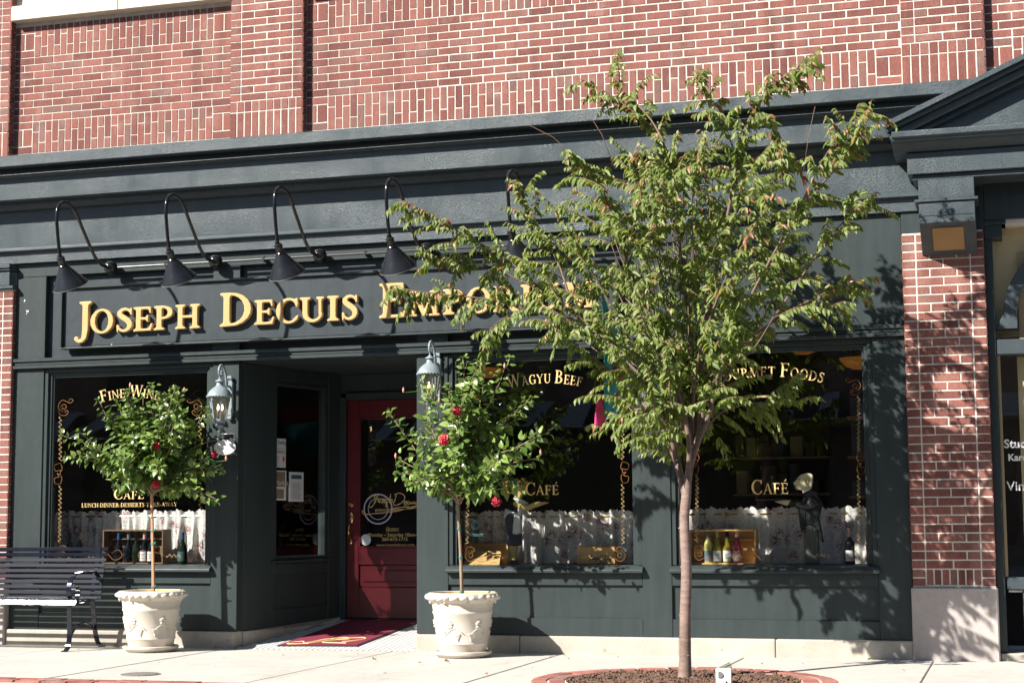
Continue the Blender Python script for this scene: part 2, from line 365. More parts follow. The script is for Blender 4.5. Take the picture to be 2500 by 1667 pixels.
M['bulb'] = emit('lit_bulb', (1.0, 0.66, 0.34), 5.0)
M['pendant'] = emit('lit_amber_bowl', (0.55, 0.18, 0.03), 0.10)
def curtain_mat():
    m, n, l, b = nt('toile_cloth')
    tc = n.new('ShaderNodeTexCoord')
    v = n.new('ShaderNodeTexVoronoi'); v.inputs['Scale'].default_value = 8; l.new(tc.outputs['UV'], v.inputs[0])
    ns = n.new('ShaderNodeTexNoise'); ns.inputs['Scale'].default_value = 26; ns.inputs['Detail'].default_value = 4; ns.inputs['Distortion'].default_value = 2.5; l.new(tc.outputs['UV'], ns.inputs[0])
    flower = ramp(n, l, v.outputs['Distance'], [(0.22, (1, 1, 1)), (0.50, (0, 0, 0))])
    vine = ramp(n, l, ns.outputs[0], [(0.465, (0, 0, 0)), (0.485, (1, 1, 1)), (0.505, (1, 1, 1)), (0.525, (0, 0, 0))])
    spots = ramp(n, l, ns.outputs[0], [(0.44, (0, 0, 0)), (0.56, (1, 1, 1))])
    fl = mixcol(n, l, 1.0, flower.outputs[0], spots.outputs[0], 'MULTIPLY')
    c = mixcol(n, l, vine.outputs[0], (0.76, 0.75, 0.71), (0.28, 0.20, 0.19))
    c = mixcol(n, l, fl, c, (0.26, 0.07, 0.08)); l.new(c, b.inputs['Base Color']); sset(b, Roughness=0.9); return m
M['curtain'] = curtain_mat()
M['f_teal'] = plain('turquoise_cloth', (0.02, 0.32, 0.42), 0.7, var=0.15)
M['f_pink'] = plain('pink_cloth', (0.75, 0.05, 0.26), 0.7, var=0.15)
M['f_red'] = plain('red_cloth', (0.45, 0.02, 0.04), 0.7)
M['f_purple'] = plain('magenta_cloth', (0.35, 0.03, 0.22), 0.7)
M['f_white'] = plain('lilac_cloth', (0.50, 0.46, 0.60), 0.7)
# ------------------------------------------------------------------ serif lettering, drawn as strokes and traced to outlines
def s_poly(X, Y, pts):
    d = np.full(X.shape, 1e9); ins = np.zeros(X.shape, bool); n = len(pts)
    for i in range(n):
        x0, y0 = pts[i]; x1, y1 = pts[(i+1) % n]; ex, ey = x1-x0, y1-y0; L = ex*ex+ey*ey
        t = np.clip(((X-x0)*ex+(Y-y0)*ey)/L, 0, 1); d = np.minimum(d, np.hypot(X-x0-t*ex, Y-y0-t*ey))
        c = ((y0 > Y) != (y1 > Y))
        with np.errstate(divide='ignore', invalid='ignore'): xi = x0+(Y-y0)*(ex/ey if ey else 0)
        ins ^= c & (X < xi)
    return np.where(ins, -d, d)
def s_ell(X, Y, cx, cy, rx, ry): 
    k = np.hypot((X-cx)/rx, (Y-cy)/ry); return (k-1)*min(rx, ry)
def s_ring(X, Y, cx, cy, rx, ry, tl, tr, tt):
    return np.maximum(s_ell(X, Y, cx, cy, rx, ry), -s_ell(X, Y, cx+(tl-tr)/2, cy, rx-(tl+tr)/2, ry-tt))
def s_str(X, Y, pts):
    d = np.full(X.shape, 1e9)
    for (x0, y0, r0), (x1, y1, r1) in zip(pts, pts[1:]):
        ex, ey = x1-x0, y1-y0; t = np.clip(((X-x0)*ex+(Y-y0)*ey)/(ex*ex+ey*ey+1e-9), 0, 1)
        d = np.minimum(d, np.hypot(X-x0-t*ex, Y-y0-t*ey)-(r0+t*(r1-r0)))
    return d
W_, T_ = 0.15, 0.06
def stem(x, w=W_, y0=0.0, y1=1.0, s=0.10, lo=True, hi=True):
    h = w/2; p = []
    if lo: p += [(x-h-s, y0), (x+h+s, y0), (x+h+s, y0+.035), (x+h+.02, y0+.07), (x+h, y0+.14)]
    else: p += [(x-h, y0), (x+h, y0)]
    if hi: p += [(x+h, y1-.14), (x+h+.02, y1-.07), (x+h+s, y1-.035), (x+h+s, y1), (x-h-s, y1), (x-h-s, y1-.035), (x-h-.02, y1-.07), (x-h, y1-.14)]
    else: p += [(x+h, y1), (x-h, y1)]
    if lo: p += [(x-h, y0+.14), (x-h-.02, y0+.07), (x-h-s, y0+.035)]
    return ('p', p)
def diag(x0, x1, w, y0=0.0, y1=1.0): return ('p', [(x0-w/2, y0), (x0+w/2, y0), (x1+w/2, y1), (x1-w/2, y1)])
def serif(x, y, w, s=0.09): return ('p', [(x-w/2-s, y-.018), (x+w/2+s, y-.018), (x+w/2+s, y+.018), (x-w/2-s, y+.018)])
def rect(x0, x1, y0, y1): return ('p', [(x0, y0), (x1, y0), (x1, y1), (x0, y1)])
TOPARM = lambda x0, x1: [rect(x0, x1, .945, 1.0), ('p', [(x1, 1.0), (x1-.13, .96), (x1-.035, .9), (x1-.01, .76), (x1+.02, .76)])]
BOTARM = lambda x0, x1: [rect(x0, x1, 0, .055), ('p', [(x1, 0), (x1-.15, .04), (x1-.03, .12), (x1+.02, .27), (x1+.05, .27)])]
GL = {
 'I': (0.36, [stem(.18)]),
 'H': (0.92, [stem(.18), stem(.74), rect(.18, .74, .47, .53)]),
 'E': (0.74, [stem(.18)]+TOPARM(.18, .62)+BOTARM(.18, .64)+[rect(.18, .5, .49, .545), ('p', [(.5, .40), (.53, .40), (.53, .635), (.5, .635), (.45, .54), (.45, .495)])]),
 'F': (0.70, [stem(.18)]+TOPARM(.18, .62)+[rect(.18, .5, .49, .545), ('p', [(.5, .40), (.53, .40), (.53, .635), (.5, .635), (.45, .54), (.45, .495)])]),
 'L': (0.72, [stem(.18)]+BOTARM(.18, .62)),
 'P': (0.70, [stem(.18), ('rc', (.30, .73, .36, .27, .14, .15, .05), 'x>.18')]),
 'R': (0.86, [stem(.18), ('rc', (.30, .74, .34, .26, .14, .15, .05), 'x>.18'), ('p', [(.34, .50), (.50, .52), (.80, .06), (.90, .035), (.90, 0), (.68, 0)])]),
 'B': (0.76, [stem(.18), ('rc', (.30, .755, .32, .245, .14, .14, .05), 'x>.18'), ('rc', (.30, .27, .39, .27, .14, .155, .05), 'x>.18')]),
 'D': (0.92, [stem(.18), ('rc', (.30, .5, .56, .5, .14, .16, .05), 'x>.18')]),
 'O': (0.92, [('r', (.46, .5, .43, .52, .15, .15, .05))]),
 'C': (0.80, [('rc', (.46, .5, .43, .52, .16, .10, .055), 'cwedge'), ('p', [(.74, 1.0), (.775, 1.0), (.775, .68), (.745, .68), (.69, .84), (.62, .93)]), ('s', [(.68, .13, .035), (.75, .2, .02), (.785, .26, .012)])]),
 'G': (0.88, [('rc', (.46, .5, .43, .52, .16, .10, .055), 'cwedge'), ('p', [(.74, 1.0), (.775, 1.0), (.775, .70), (.745, .70), (.69, .84), (.62, .93)]), stem(.74, .14, .05, .44, .09, False, True)]),
 'S': (0.62, [('s', [(.53, .80, .012), (.50, .87, .022), (.42, .95, .03), (.32, .975, .035), (.21, .94, .045), (.135, .85, .06), (.14, .74, .072), (.21, .65, .08), (.31, .565, .085), (.41, .48, .085), (.48, .38, .08), (.50, .26, .07), (.46, .13, .055), (.37, .045, .04), (.27, .02, .032), (.17, .06, .026), (.10, .15, .018), (.075, .25, .012)]), ('p', [(.52, .99), (.55, .99), (.56, .73), (.53, .73), (.50, .88)]), ('p', [(.055, .0), (.085, .0), (.10, .12), (.075, .28), (.045, .28)])]),
 'U': (0.90, [stem(.19, .15, .30, 1, .10, False), stem(.73, .07, .30, 1, .09, False), ('rc', (.455, .33, .34, .35, .15, .07, .08), 'y<.34')]),
 'J': (0.40, [stem(.22, .15, .1, 1, .10, False), ('s', [(.22, .14, .074), (.215, .0, .07), (.19, -.12, .06), (.12, -.215, .045), (.03, -.24, .035), (-.04, -.20, .03)]), ('s', [(-.05, -.15, .05), (-.052, -.15, .05)])]),
 'M': (1.10, [diag(.15, .21, .06), serif(.15, .018, .06), ('p', [(.12, 1), (.30, 1), (.58, .1), (.55, 0), (.50, 0)]), ('p', [(.50, 0), (.56, 0), (.90, 1), (.83, 1)]), diag(.90, .86, .15), serif(.90, .018, .15), serif(.17, .982, .08, .09), serif(.89, .982, .10, .08)]),
 'N': (0.98, [stem(.19, .065), ('p', [(.10, 1), (.26, 1), (.84, .0), (.78, 0)]), stem(.80, .065, 0, 1, .09, False)]),
 'W': (1.22, [('p', [(.08, 1), (.25, 1), (.46, .16), (.42, 0), (.38, 0)]), ('p', [(.38, 0), (.43, 0), (.70, 1), (.64, 1)]), ('p', [(.56, 1), (.73, 1), (.93, .16), (.90, 0), (.86, 0)]), ('p', [(.86, 0), (.91, 0), (1.20, 1), (1.14, 1)]), serif(.17, .982, .16, .07), serif(.65, .982, .16, .05), serif(1.17, .982, .06, .08)]),
 'A': (0.92, [('p', [(.12, 0), (.19, 0), (.50, 1), (.44, 1)]), ('p', [(.42, 1), (.52, 1), (.86, 0), (.68, 0)]), rect(.26, .66, .33, .385), serif(.155, .018, .05), serif(.77, .018, .16, .07)]),
 'Y': (0.88, [('p', [(.05, 1), (.23, 1), (.50, .48), (.42, .40), (.38, .45)]), ('p', [(.75, 1), (.81, 1), (.50, .46), (.44, .42)]), stem(.44, .15, 0, .5, .10, True, False), serif(.14, .982, .16, .06), serif(.78, .982, .06, .08)]),
 'T': (0.84, [stem(.42, .15, 0, 1, .10, True, False)]+TOPARM(.42, .78)+[rect(.06, .42, .945, 1), ('p', [(.06, 1), (.19, .96), (.095, .9), (.07, .76), (.04, .76)])]),
 'K': (0.90, [stem(.18), ('p', [(.26, .42), (.32, .42), (.76, .98), (.68, .98)]), ('p', [(.36, .58), (.48, .66), (.84, .06), (.92, .035), (.92, 0), (.70, 0)]), serif(.74, .982, .05, .09)]),
 '-': (0.40, [rect(.06, .34, .34, .42)]),
 '.': (0.36, [('r', (.18, .42, .075, .075, .0, .0, .0))]),
 ':': (0.30, [('r', (.15, .10, .07, .07, .0, .0, .0)), ('r', (.15, .5, .07, .07, .0, .0, .0))]),
}
GL['Q'] = GL['O']
GL['\u00c9'] = (0.74, GL['E'][1]+[('s', [(.34, 1.12, .02), (.50, 1.30, .045)])])
_gc = {}
def glyph_loops(ch, res=44):
    if ch in _gc: return _gc[ch]
    adv, prims = GL[ch]
    h = 1.0/res; xs = np.arange(-.22, adv+.25, h); ys = np.arange(-.36, 1.45, h); X, Y = np.meshgrid(xs, ys)
    F = np.full(X.shape, 1e9)
    for p in prims:
        if p[0] == 'p': d = s_poly(X, Y, p[1])
        elif p[0] == 's': d = s_str(X, Y, p[1])
        else:
            a = p[1]
            d = s_ell(X, Y, *a[:4]) if a[6] == 0 else s_ring(X, Y, *a)
            if p[0] == 'rc':
                if p[2].startswith('x>'): d = np.maximum(d, float(p[2][2:])-X)
                elif p[2].startswith('y<'): d = np.maximum(d, Y-float(p[2][2:]))
                else: d = np.maximum(d, -s_poly(X, Y, [(.62, .50), (.80, .14), (1.2, .14), (1.2, .80), (.74, .80)]))
        F = np.minimum(F, d)
    seg = {}
    ny, nx = F.shape
    def ex(i, j): t = F[j, i]/(F[j, i]-F[j, i+1]); return (xs[i]+t*h, ys[j])
    def ey(i, j): t = F[j, i]/(F[j, i]-F[j+1, i]); return (xs[i], ys[j]+t*h)
    act = np.argwhere((np.minimum.reduce([F[:-1,:-1], F[1:,:-1], F[:-1,1:], F[1:,1:]]) < 0) & (np.maximum.reduce([F[:-1,:-1], F[1:,:-1], F[:-1,1:], F[1:,1:]]) >= 0))
    TAB = {1:[(3,0)],2:[(0,1)],3:[(3,1)],4:[(1,2)],5:[(3,2),(1,0)],6:[(0,2)],7:[(3,2)],8:[(2,3)],9:[(2,0)],10:[(0,3),(2,1)],11:[(2,1)],12:[(1,3)],13:[(1,0)],14:[(0,3)]}
    pos = {}
    for j, i in act:
        c = (F[j,i] < 0)*1+(F[j,i+1] < 0)*2+(F[j+1,i+1] < 0)*4+(F[j+1,i] < 0)*8
        for a, b in TAB.get(int(c), []):
            ks = []
            for e in (a, b):
                k = (('x', i, j), ('y', i+1, j), ('x', i, j+1), ('y', i, j))[e]
                if k not in pos: pos[k] = ex(k[1], k[2]) if k[0] == 'x' else ey(k[1], k[2])
                ks.append(k)
            seg[ks[0]] = ks[1]
    loops = []
    while seg:
        k0 = next(iter(seg)); k = k0; lp = []
        while k in seg: lp.append(pos[k]); k = seg.pop(k)
        if len(lp) < 6: continue
        q = [lp[0]]                                     # thin out points lying on straight runs
        for a in range(1, len(lp)):
            b = lp[(a+1) % len(lp)]; p0 = q[-1]; dx, dy = b[0]-p0[0], b[1]-p0[1]; L = math.hypot(dx, dy)
            if L < 1e-9 or abs((lp[a][0]-p0[0])*dy-(lp[a][1]-p0[1])*dx)/L > 0.0035 or L > 0.25: q.append(lp[a])
        loops.append(q)
    _gc[ch] = (adv, loops); return _gc[ch]
def text_mesh(name, glyphs, org, ux, uz, mats, parent, extrude=0.0, bev=0.0):
    """glyphs: (char, x, y, sx, sy, rot) in metres in the plane org + x*ux + y*uz"""
    cu = bpy.data.curves.new(name, 'CURVE'); cu.dimensions = '2D'; cu.fill_mode = 'BOTH'
    cu.extrude = extrude/2; cu.bevel_depth = bev; cu.bevel_resolution = 1
    for ch, x, y, sx, sy, rot in glyphs:
        adv, loops = glyph_loops(ch); c, s = math.cos(rot), math.sin(rot)
        for lp in loops:
            sp = cu.splines.new('POLY'); sp.points.add(len(lp)-1); sp.use_cyclic_u = True
            co = []
            for (u, v) in lp:
                a, b = u*sx, v*sy; co += [x+a*c-b*s, y+a*s+b*c, 0, 1]
            sp.points.foreach_set('co', co)
    tmp = bpy.data.objects.new('tmp', cu); dg = bpy.context.evaluated_depsgraph_get()
    COL.objects.link(tmp); dg.update(); me = bpy.data.meshes.new_from_object(tmp.evaluated_get(dg)); bpy.data.objects.remove(tmp); bpy.data.curves.remove(cu)
    ux, uz = Vector(ux).normalized(), Vector(uz).normalized(); n = ux.cross(uz); org = Vector(org)
    me.transform(Matrix(((ux.x, uz.x, n.x, org.x), (ux.y, uz.y, n.y, org.y), (ux.z, uz.z, n.z, org.z), (0, 0, 0, 1))))
    me.name = name; me.materials.clear()
    for m in (mats if isinstance(mats, (list, tuple)) else [mats]): me.materials.append(m)
    return link(name, me, parent)
def layout(text, caps, big=1.0, gap=0.04):
    """returns (list of (char, x, scale)), total width, for capital height caps; 'big' enlarges capitals that are marked with ^"""
    out = []; x = 0; k = 1
    for ch in text:
        if ch == '^': k = big; continue
        if ch == ' ': x += 0.42*caps; continue
        out.append((ch, x, caps*k)); x += (GL[ch][0]+gap)*caps*k; k = 1
    return out, x
def arc_text(name, text, p_left, p_mid, p_right, caps, big, mat, parent, y):
    """text bent on the arc through three spots (baseline) of the vertical plane y"""
    A, B, C_ = [(p.x, p.z) for p in (P(*p_left, y), P(*p_mid, y), P(*p_right, y))]
    lay, w = layout(text, caps, big)
    L = C_[0]-A[0]; k = L/w; g = []
    q2 = ((B[1]-A[1])-(C_[1]-A[1])*(B[0]-A[0])/L)/((B[0]-A[0])*(B[0]-C_[0])); q1 = (C_[1]-A[1])/L-q2*(L)
    f = lambda x: A[1]+q1*x+q2*x*x
    for ch, x, s in lay:
        xx = x*k; mid = xx+GL[ch][0]*s*k*.5; sl = math.atan(q1+2*q2*mid)
        bx, bz = mid-math.cos(sl)*GL[ch][0]*s*k*.5, f(mid)-math.sin(sl)*GL[ch][0]*s*k*.5
        g.append((ch, A[0]+bx, bz, s*k, s, sl))
    return text_mesh(name, g, (0, y, 0), (1, 0, 0), (0, 0, 1), mat, parent, 0.0012)
def plain_text(name, body, org, ux, uz, size, mat, parent, bold=0.0, align='LEFT', extrude=0.0005):
    cu = bpy.data.curves.new(name, 'FONT'); cu.body = body; cu.size = size; cu.offset = bold; cu.align_x = align; cu.extrude = extrude; cu.resolution_u = 3
    tmp = bpy.data.objects.new('tmp', cu); COL.objects.link(tmp); dg = bpy.context.evaluated_depsgraph_get(); dg.update()
    me = bpy.data.meshes.new_from_object(tmp.evaluated_get(dg)); bpy.data.objects.remove(tmp); bpy.data.curves.remove(cu)
    ux, uz = Vector(ux).normalized(), Vector(uz).normalized(); n = ux.cross(uz); org = Vector(org)
    me.transform(Matrix(((ux.x, uz.x, n.x, org.x), (ux.y, uz.y, n.y, org.y), (ux.z, uz.z, n.z, org.z), (0, 0, 0, 1))))
    me.materials.clear(); me.materials.append(mat); return link(name, me, parent)
def ribbon(mb, pts, w, ux, uz, org, t=0.0012):
    """flat painted line: pts in the plane org + a*ux + b*uz, real thickness t"""
    ux, uz, org = Vector(ux), Vector(uz), Vector(org); n = ux.cross(uz); N_ = len(pts); o = len(mb.v)
    ws = w if isinstance(w, (list, tuple)) else [w]*N_
    for i, (a, b) in enumerate(pts):
        a0, b0 = pts[max(i-1, 0)]; a1, b1 = pts[min(i+1, N_-1)]; dx, dy = a1-a0, b1-b0; L = math.hypot(dx, dy) or 1
        nx, ny = -dy/L*ws[i]/2, dx/L*ws[i]/2
        for sgn in (1, -1):
            q = org+ux*(a+nx*sgn)+uz*(b+ny*sgn); mb.v.append(tuple(q)); mb.v.append(tuple(q+n*t))
    for i in range(N_-1):
        k = o+i*4; mb.f += [(k+1, k+5, k+7, k+3), (k, k+4, k+5, k+1), (k+2, k+3, k+7, k+6)]
def smooth_path(pts, n=6):
    """Catmull-Rom through the points (tuples of any length)"""
    out = []; m = len(pts)
    for i in range(m-1):
        p0, p1, p2, p3 = pts[max(i-1, 0)], pts[i], pts[i+1], pts[min(i+2, m-1)]
        for k in range(n):
            t = k/n; out.append(tuple(0.5*((2*b)+(-a+c)*t+(2*a-5*b+4*c-d)*t*t+(-a+3*b-3*c+d)*t**3) for a, b, c, d in zip(p0, p1, p2, p3)))
    out.append(tuple(pts[-1])); return out
# ------------------------------------------------------------------ ground and street
def struct(o): return tag(o, kind='structure')
struct(MB().box(-140, 140, -160, -3.12, -0.30, -0.16).build('street', M['asphalt']))
struct(MB().box(-140, 140, -3.12, 60, -0.40, -0.05).build('ground', M['grout']))
struct(MB().box(-60, 60, -3.27, -3.11, -0.16, -0.004).build('kerb', M['concrete'], bevel=0.02))
pav = struct(MB().box(-60, 60, -3.105, 0.0, -0.05, -0.012).build('sidewalk', M['grout']))
sx = [-60, -30, -15.2, -13.75, -12.3, -10.85, -9.4, -7.95, -6.5, -4.99, -3.55, -2.07, -0.64, 0.8, 2.25, 3.7, 5.1, 15, 30, 60]
for a, b in zip(sx, sx[1:]):
    k = RNG.uniform(-.0015, .0015)
    MB().box(a+.005, b-.005, -2.84, -0.002, -0.05, k).build('slab', M['concrete'], pav, bevel=0.006)
_pc = {}
def block(w, d, h, bev=0.004):
    k = (round(w, 3), round(d, 3), round(h, 3), bev)
    if k not in _pc:
        o = MB().box(-w/2, w/2, -d/2, d/2, -h/2, h/2).build('brick', None, None, bevel=bev); _pc[k] = o.data; bpy.data.objects.remove(o)
    return _pc[k]
def inst(name, me, mat, parent, loc, rot=None):
    if not me.materials: me.materials.append(mat)
    o = bpy.data.objects.new(name, me); COL.objects.link(o); o.parent = parent
    off = Vector((0, 0, 0)); q = parent
    while q is not None: off += q.location; q = q.parent
    o.location = Vector(loc)-off
    if rot is not None: o.rotation_euler = rot
    return o
# band of pavers along the kerb: single pavers where the picture shows them, one mesh beyond
strip = MB()
x = -14.0; me = block(0.195, 0.095, 0.05)
while x < 4:
    for r in range(2):
        c = (x+(0.1 if r else 0), -2.90-0.105*r, -0.022+RNG.uniform(-.002, .002))
        px, py, w = proj(Vector(c))
        if -60 < px < 1000 and py < 1690: inst('paver', me, M['paver'], pav, c, (0, 0, RNG.uniform(-.01, .01)))
        else: strip.box(c[0]-.0975, c[0]+.0975, c[1]-.0475, c[1]+.0475, -.05, c[2]+.025)
    x += 0.205
tag(strip.build('paver_band', M['paver'], pav), kind='stuff')
# tree pit
PIT = Vector((-2.16, -2.10, 0))
pit = thing('tree_pit', PIT, 'round bed of brown bark mulch edged with two rings of red pavers', 'tree pit')
for ri, (r, n) in enumerate(((0.955, 29), (0.835, 25))):
    wi = 2*PI*r/n-.011; me = block(wi, 0.105, 0.06)
    for i in range(n):
        a = 2*PI*(i+.5*ri+.2)/n
        inst('brick', me, M['paver'], pit, PIT+Vector((r*math.cos(a), r*math.sin(a), -0.022+RNG.uniform(-.002, .003))), (RNG.uniform(-.02, .02), RNG.uniform(-.02, .02), a+PI/2))
pm = MB(); pm.lathe([(0.001, .002), (0.77, .002), (1.02, .0015), (1.02, -.04)], PIT, 48); pm.build('mortar_bed', M['mortar'], pit)
mu = MB(); rr = random.Random(3)
for i in range(1500):
    a, r = rr.uniform(0, 2*PI), 0.765*math.sqrt(rr.random()); l = rr.uniform(.008, .026)
    d = Vector((rr.gauss(0, 1), rr.gauss(0, 1), rr.gauss(0, .35))).normalized()*l; u = d.orthogonal().normalized()*rr.uniform(.004, .010)
    c = PIT+Vector((r*math.cos(a), r*math.sin(a), .004+.006*(1-r/.77)+rr.uniform(0, .008))); v = d.cross(u).normalized()*.003
    mu.obox(c, d, u, v)
mu.lathe([(0.001, .010), (0.4, .008), (0.77, .003)], PIT, 32)
tag(mu.build('mulch', M['mulch'], pit), kind='stuff')
# small cast cover in the slab
c = G(343, 1645); cv = MB(); cv.lathe([(0.001, .004), (.125, .004), (.14, .0035), (.14, -.01)], c, 32)
for i in range(-4, 5):
    h = math.sqrt(max(0, .115**2-(i*.026)**2))
    cv.box(c.x-h, c.x+h, c.y+i*.026-.006, c.y+i*.026+.006, .004, .0075)
tag(cv.build('access_cover', M['steel']), 'small round cast iron cover set in the sidewalk slab near the brick band', 'manhole cover')

# ------------------------------------------------------------------ brick walls
def soldier(bl, x0, x1, z0, z1, yf, block_ends=True, aligned=False):
    """band of upright bricks one and a half bricks tall; short and long pieces alternate"""
    if block_ends:
        for (a, b) in ((x0, x0+.2032), (x1-.2032, x1)):
            bl.append((a, b, z1-.0677, z1, yf)); bl.append((a, b, z0, z0+.0677, yf))
            m = (a+b)/2; bl.append((a, m, z0+.0677, z1-.0677, yf)); bl.append((m, b, z0+.0677, z1-.0677, yf))
        x0 += .2032; x1 -= .2032
    n = max(1, round((x1-x0)/.0685)); w = (x1-x0)/n
    for i in range(n):
        s = (i % 2 == 0) or aligned; cut = z1-.0985 if s else z0+.0985
        bl.append((x0+i*w, x0+(i+1)*w, cut, z1, yf)); bl.append((x0+i*w, x0+(i+1)*w, z0, cut, yf))
def running(bl, x0, x1, z0, z1, yf, phase=0, header_cols=False, ch=.0677):
    r = 0; z = z0
    while z < z1-.02:
        zt = min(z+ch, z1)
        a, b = x0, x1
        if header_cols:
            bl.append((x0, x0+.105, z, zt, yf)); bl.append((x1-.105, x1, z, zt, yf)); a, b = x0+.105, x1-.105
        x = a-(.1016 if (r+phase) % 2 else 0)
        n = max(1, round((b-a)/.2032)); L = (b-a)/n if header_cols else .2032
        x = a-(L/2 if (r+phase) % 2 else 0)
        while x < b-.01:
            l, h = max(x, a), min(x+L, b)
            if h-l > .03: bl.append((l, h, z, zt, yf))
            x += L
        z = zt; r += 1
def brick_faces(name_parent, bl, limit, mortar=.0110):
    """the bricks that show largest become parts; the rest go into one mesh"""
    sc = []
    for b in bl:
        c = Vector(((b[0]+b[1])/2, b[4], (b[2]+b[3])/2)); px, py, w = proj(c)
        vis = 1.0 if (-15 < px < 2515 and -10 < py < 1680) else 0.0
        if vis and b[3] < 4.40 and b[2] > 3.6: vis = 0.0
        if vis and (1420 < px < 1990 and py > 330): vis *= .5
        sc.append(vis*(b[1]-b[0])*(b[3]-b[2])/w**2)
    order = sorted(range(len(bl)), key=lambda i: -sc[i]); chosen = set(order[:limit])
    rest = MB(); rr = random.Random(len(bl))
    for i, b in enumerate(bl):
        w, h = round(b[1]-b[0]-mortar, 3), round(b[3]-b[2]-mortar, 3); dy = rr.uniform(-.0012, .0010)
        if i in chosen:
            inst('brick', block(w, .05, h, .003), M['brick'], name_parent, ((b[0]+b[1])/2, b[4]+.025+dy, (b[2]+b[3])/2),
                 (rr.uniform(-.004, .004), rr.uniform(-.005, .005), rr.uniform(-.006, .006)))
        else:
            rest.box((b[0]+b[1])/2-w/2, (b[0]+b[1])/2+w/2, b[4]+dy, b[4]+.05+dy, (b[2]+b[3])/2-h/2, (b[2]+b[3])/2+h/2)
    if rest.v: tag(rest.build('brickwork', M['brick'], name_parent), kind='stuff')
Z0 = 4.762; Z1 = Z0+9*.0677; Z2 = Z1+.2994
wall = thing('brick_wall', (-4.6, 0.2, 4.36), 'upper wall of red brick with pale mortar and upright brick bands above the dark cornice', 'brick wall')
bl = []
PILS = [(-9.48, -8.78), (-6.535, -5.83), (-0.735, -0.10)]
YP = -0.07
for (a, b) in [(-10.6, -9.48), (-8.78, -6.535), (-5.83, -.735), (-.10, 2.6)]:
    soldier(bl, a, b, Z0-.2994, Z0, 0.0); running(bl, a, b, Z0, Z1, 0.0); soldier(bl, a, b, Z1, Z2, 0.0)
for a, b in PILS:
    soldier(bl, a, b, Z0-.36, Z0, YP, False, True); running(bl, a, b, Z0, 6.45, YP, 0, True)
brick_faces(wall, bl, 300)
mb = MB(); mb.box(-10.6, 2.6, .0035, .30, 3.9, 6.6)
for a, b in PILS: mb.box(a+.006, b-.006, YP+.0035, .0035-.0002, 4.1, 6.6)
mb.box(-.77, 2.6, .0040, .30, 3.3, 4.0)
mb.build('mortar_backing', M['mortar'], wall)
# brick returns on the pilaster sides
sd = MB(); z = Z0-.36
while z < 6.4:
    for a, b in PILS: sd.box(b-.02, b, YP+.003, .004, z+.005, z+.0627)
    z += .0677
tag(sd.build('brick_returns', M['brick'], wall), kind='stuff')
sl_ = MB()
for a, b in [(-8.775, -6.54), (-5.825, -.74)]:
    x = a
    while x < b-.05:
        e = min(x+1.12, b); sl_ = MB().box(x+.002, e-.002, -.095, .06, Z2+.035, Z2+.175); sl_.build('stone_sill', M['stone'], wall, bevel=.006); x = e
gw = MB(); gw.box(-8.6, -6.7, .0, .006, Z2+.25, 6.5); gw.build('window_pane', M['black'], wall)

def pier(label, x0, x1, zs, z1, yf, limit, xr_side=True, stone=True):
    t = thing('brick_pier', ((x0+x1)/2, .2, 0), label, 'brick pier'); bl = []
    running(bl, x0, x1, zs+.135, z1, yf, 0, True)
    n = 7; w = (x1-x0-.21)/n
    for i in range(n): bl.append((x0+.105+i*w, x0+.105+(i+1)*w, zs+.012, zs+.135, yf))
    for k in (0, 1):
        for a, b in ((x0, x0+.105), (x1-.105, x1)): bl.append((a, b, zs+.005+.065*k, zs+.005+.065*(k+1), yf))
    brick_faces(t, bl, limit)
    MB().box(x0+.006, x1-.006, yf+.0035, .30, zs, z1).build('mortar_backing', M['mortar'], t)
    sd = MB(); z = zs+.135
    while z < z1-.03:
        for b in ((x1-.02, x1), (x0, x0+.02)): sd.box(b[0], b[1], yf+.003, .05, z+.005, z+.0627)
        z += .0677
    tag(sd.build('brick_returns', M['brick'], t), kind='stuff')
    MB().box(x0-.008, x1+.008, yf-.03, .30, -.04, zs-.002).build('base_stone', M['greystone'], t, bevel=.01)
    return t
pier('brick pier on a grey base stone with tree shade across it, right of the storefront', -0.783, -0.166, .545, 3.262, -.035, 300)
pier('brick pier at the left edge of the photo, behind the bench', -9.36, -8.705, .545, 3.20, -.045, 200)

# ------------------------------------------------------------------ storefront
SF = thing('storefront', (-4.75, .2, 0), 'dark green painted wooden storefront with three display windows and a recessed entrance', 'storefront')
pt = M['paint']
XL, XR = -8.70, -0.783
# pilaster boards
for a, b in [(XL, -8.391), (-6.70, -6.449), (-4.803, -4.525), (-2.885, -2.645), (-1.035, XR)]:
    MB().box(a, b, 0, .12, .142, 2.463).build('pilaster_board', pt, SF, bevel=.004)
# lintel mouldings
lm = MB()
for z0, z1, yy in ((2.466, 2.497, -.035), (2.499, 2.526, -.018), (2.528, 2.560, -.032)):
    lm.box(XL, XR, yy, .10, z0, z1)
lm.build('lintel_moulding', pt, SF, bevel=.004)
# field behind the sign
MB().box(XL, -3.03, .055, .10, 2.562, 3.435).build('header_field', M['panel'], SF)
for a, b in [(XL, -8.391), (-6.71, -6.449), (-4.803, -4.525)]:
    MB().box(a, b, .002, .054, 2.562, 3.31).build('header_strip', pt, SF, bevel=.003)
MB().box(XL, -3.03, .003, .054, 3.312, 3.435).build('header_rail', pt, SF, bevel=.003)
MB().box(-3.03, XR, .0, .10, 2.562, 3.435).build('header_board', pt, SF, bevel=.004)
MB().box(XR+.001, -.16, -.02, .10, 3.264, 3.60).build('pier_cap_board', pt, SF, bevel=.004)
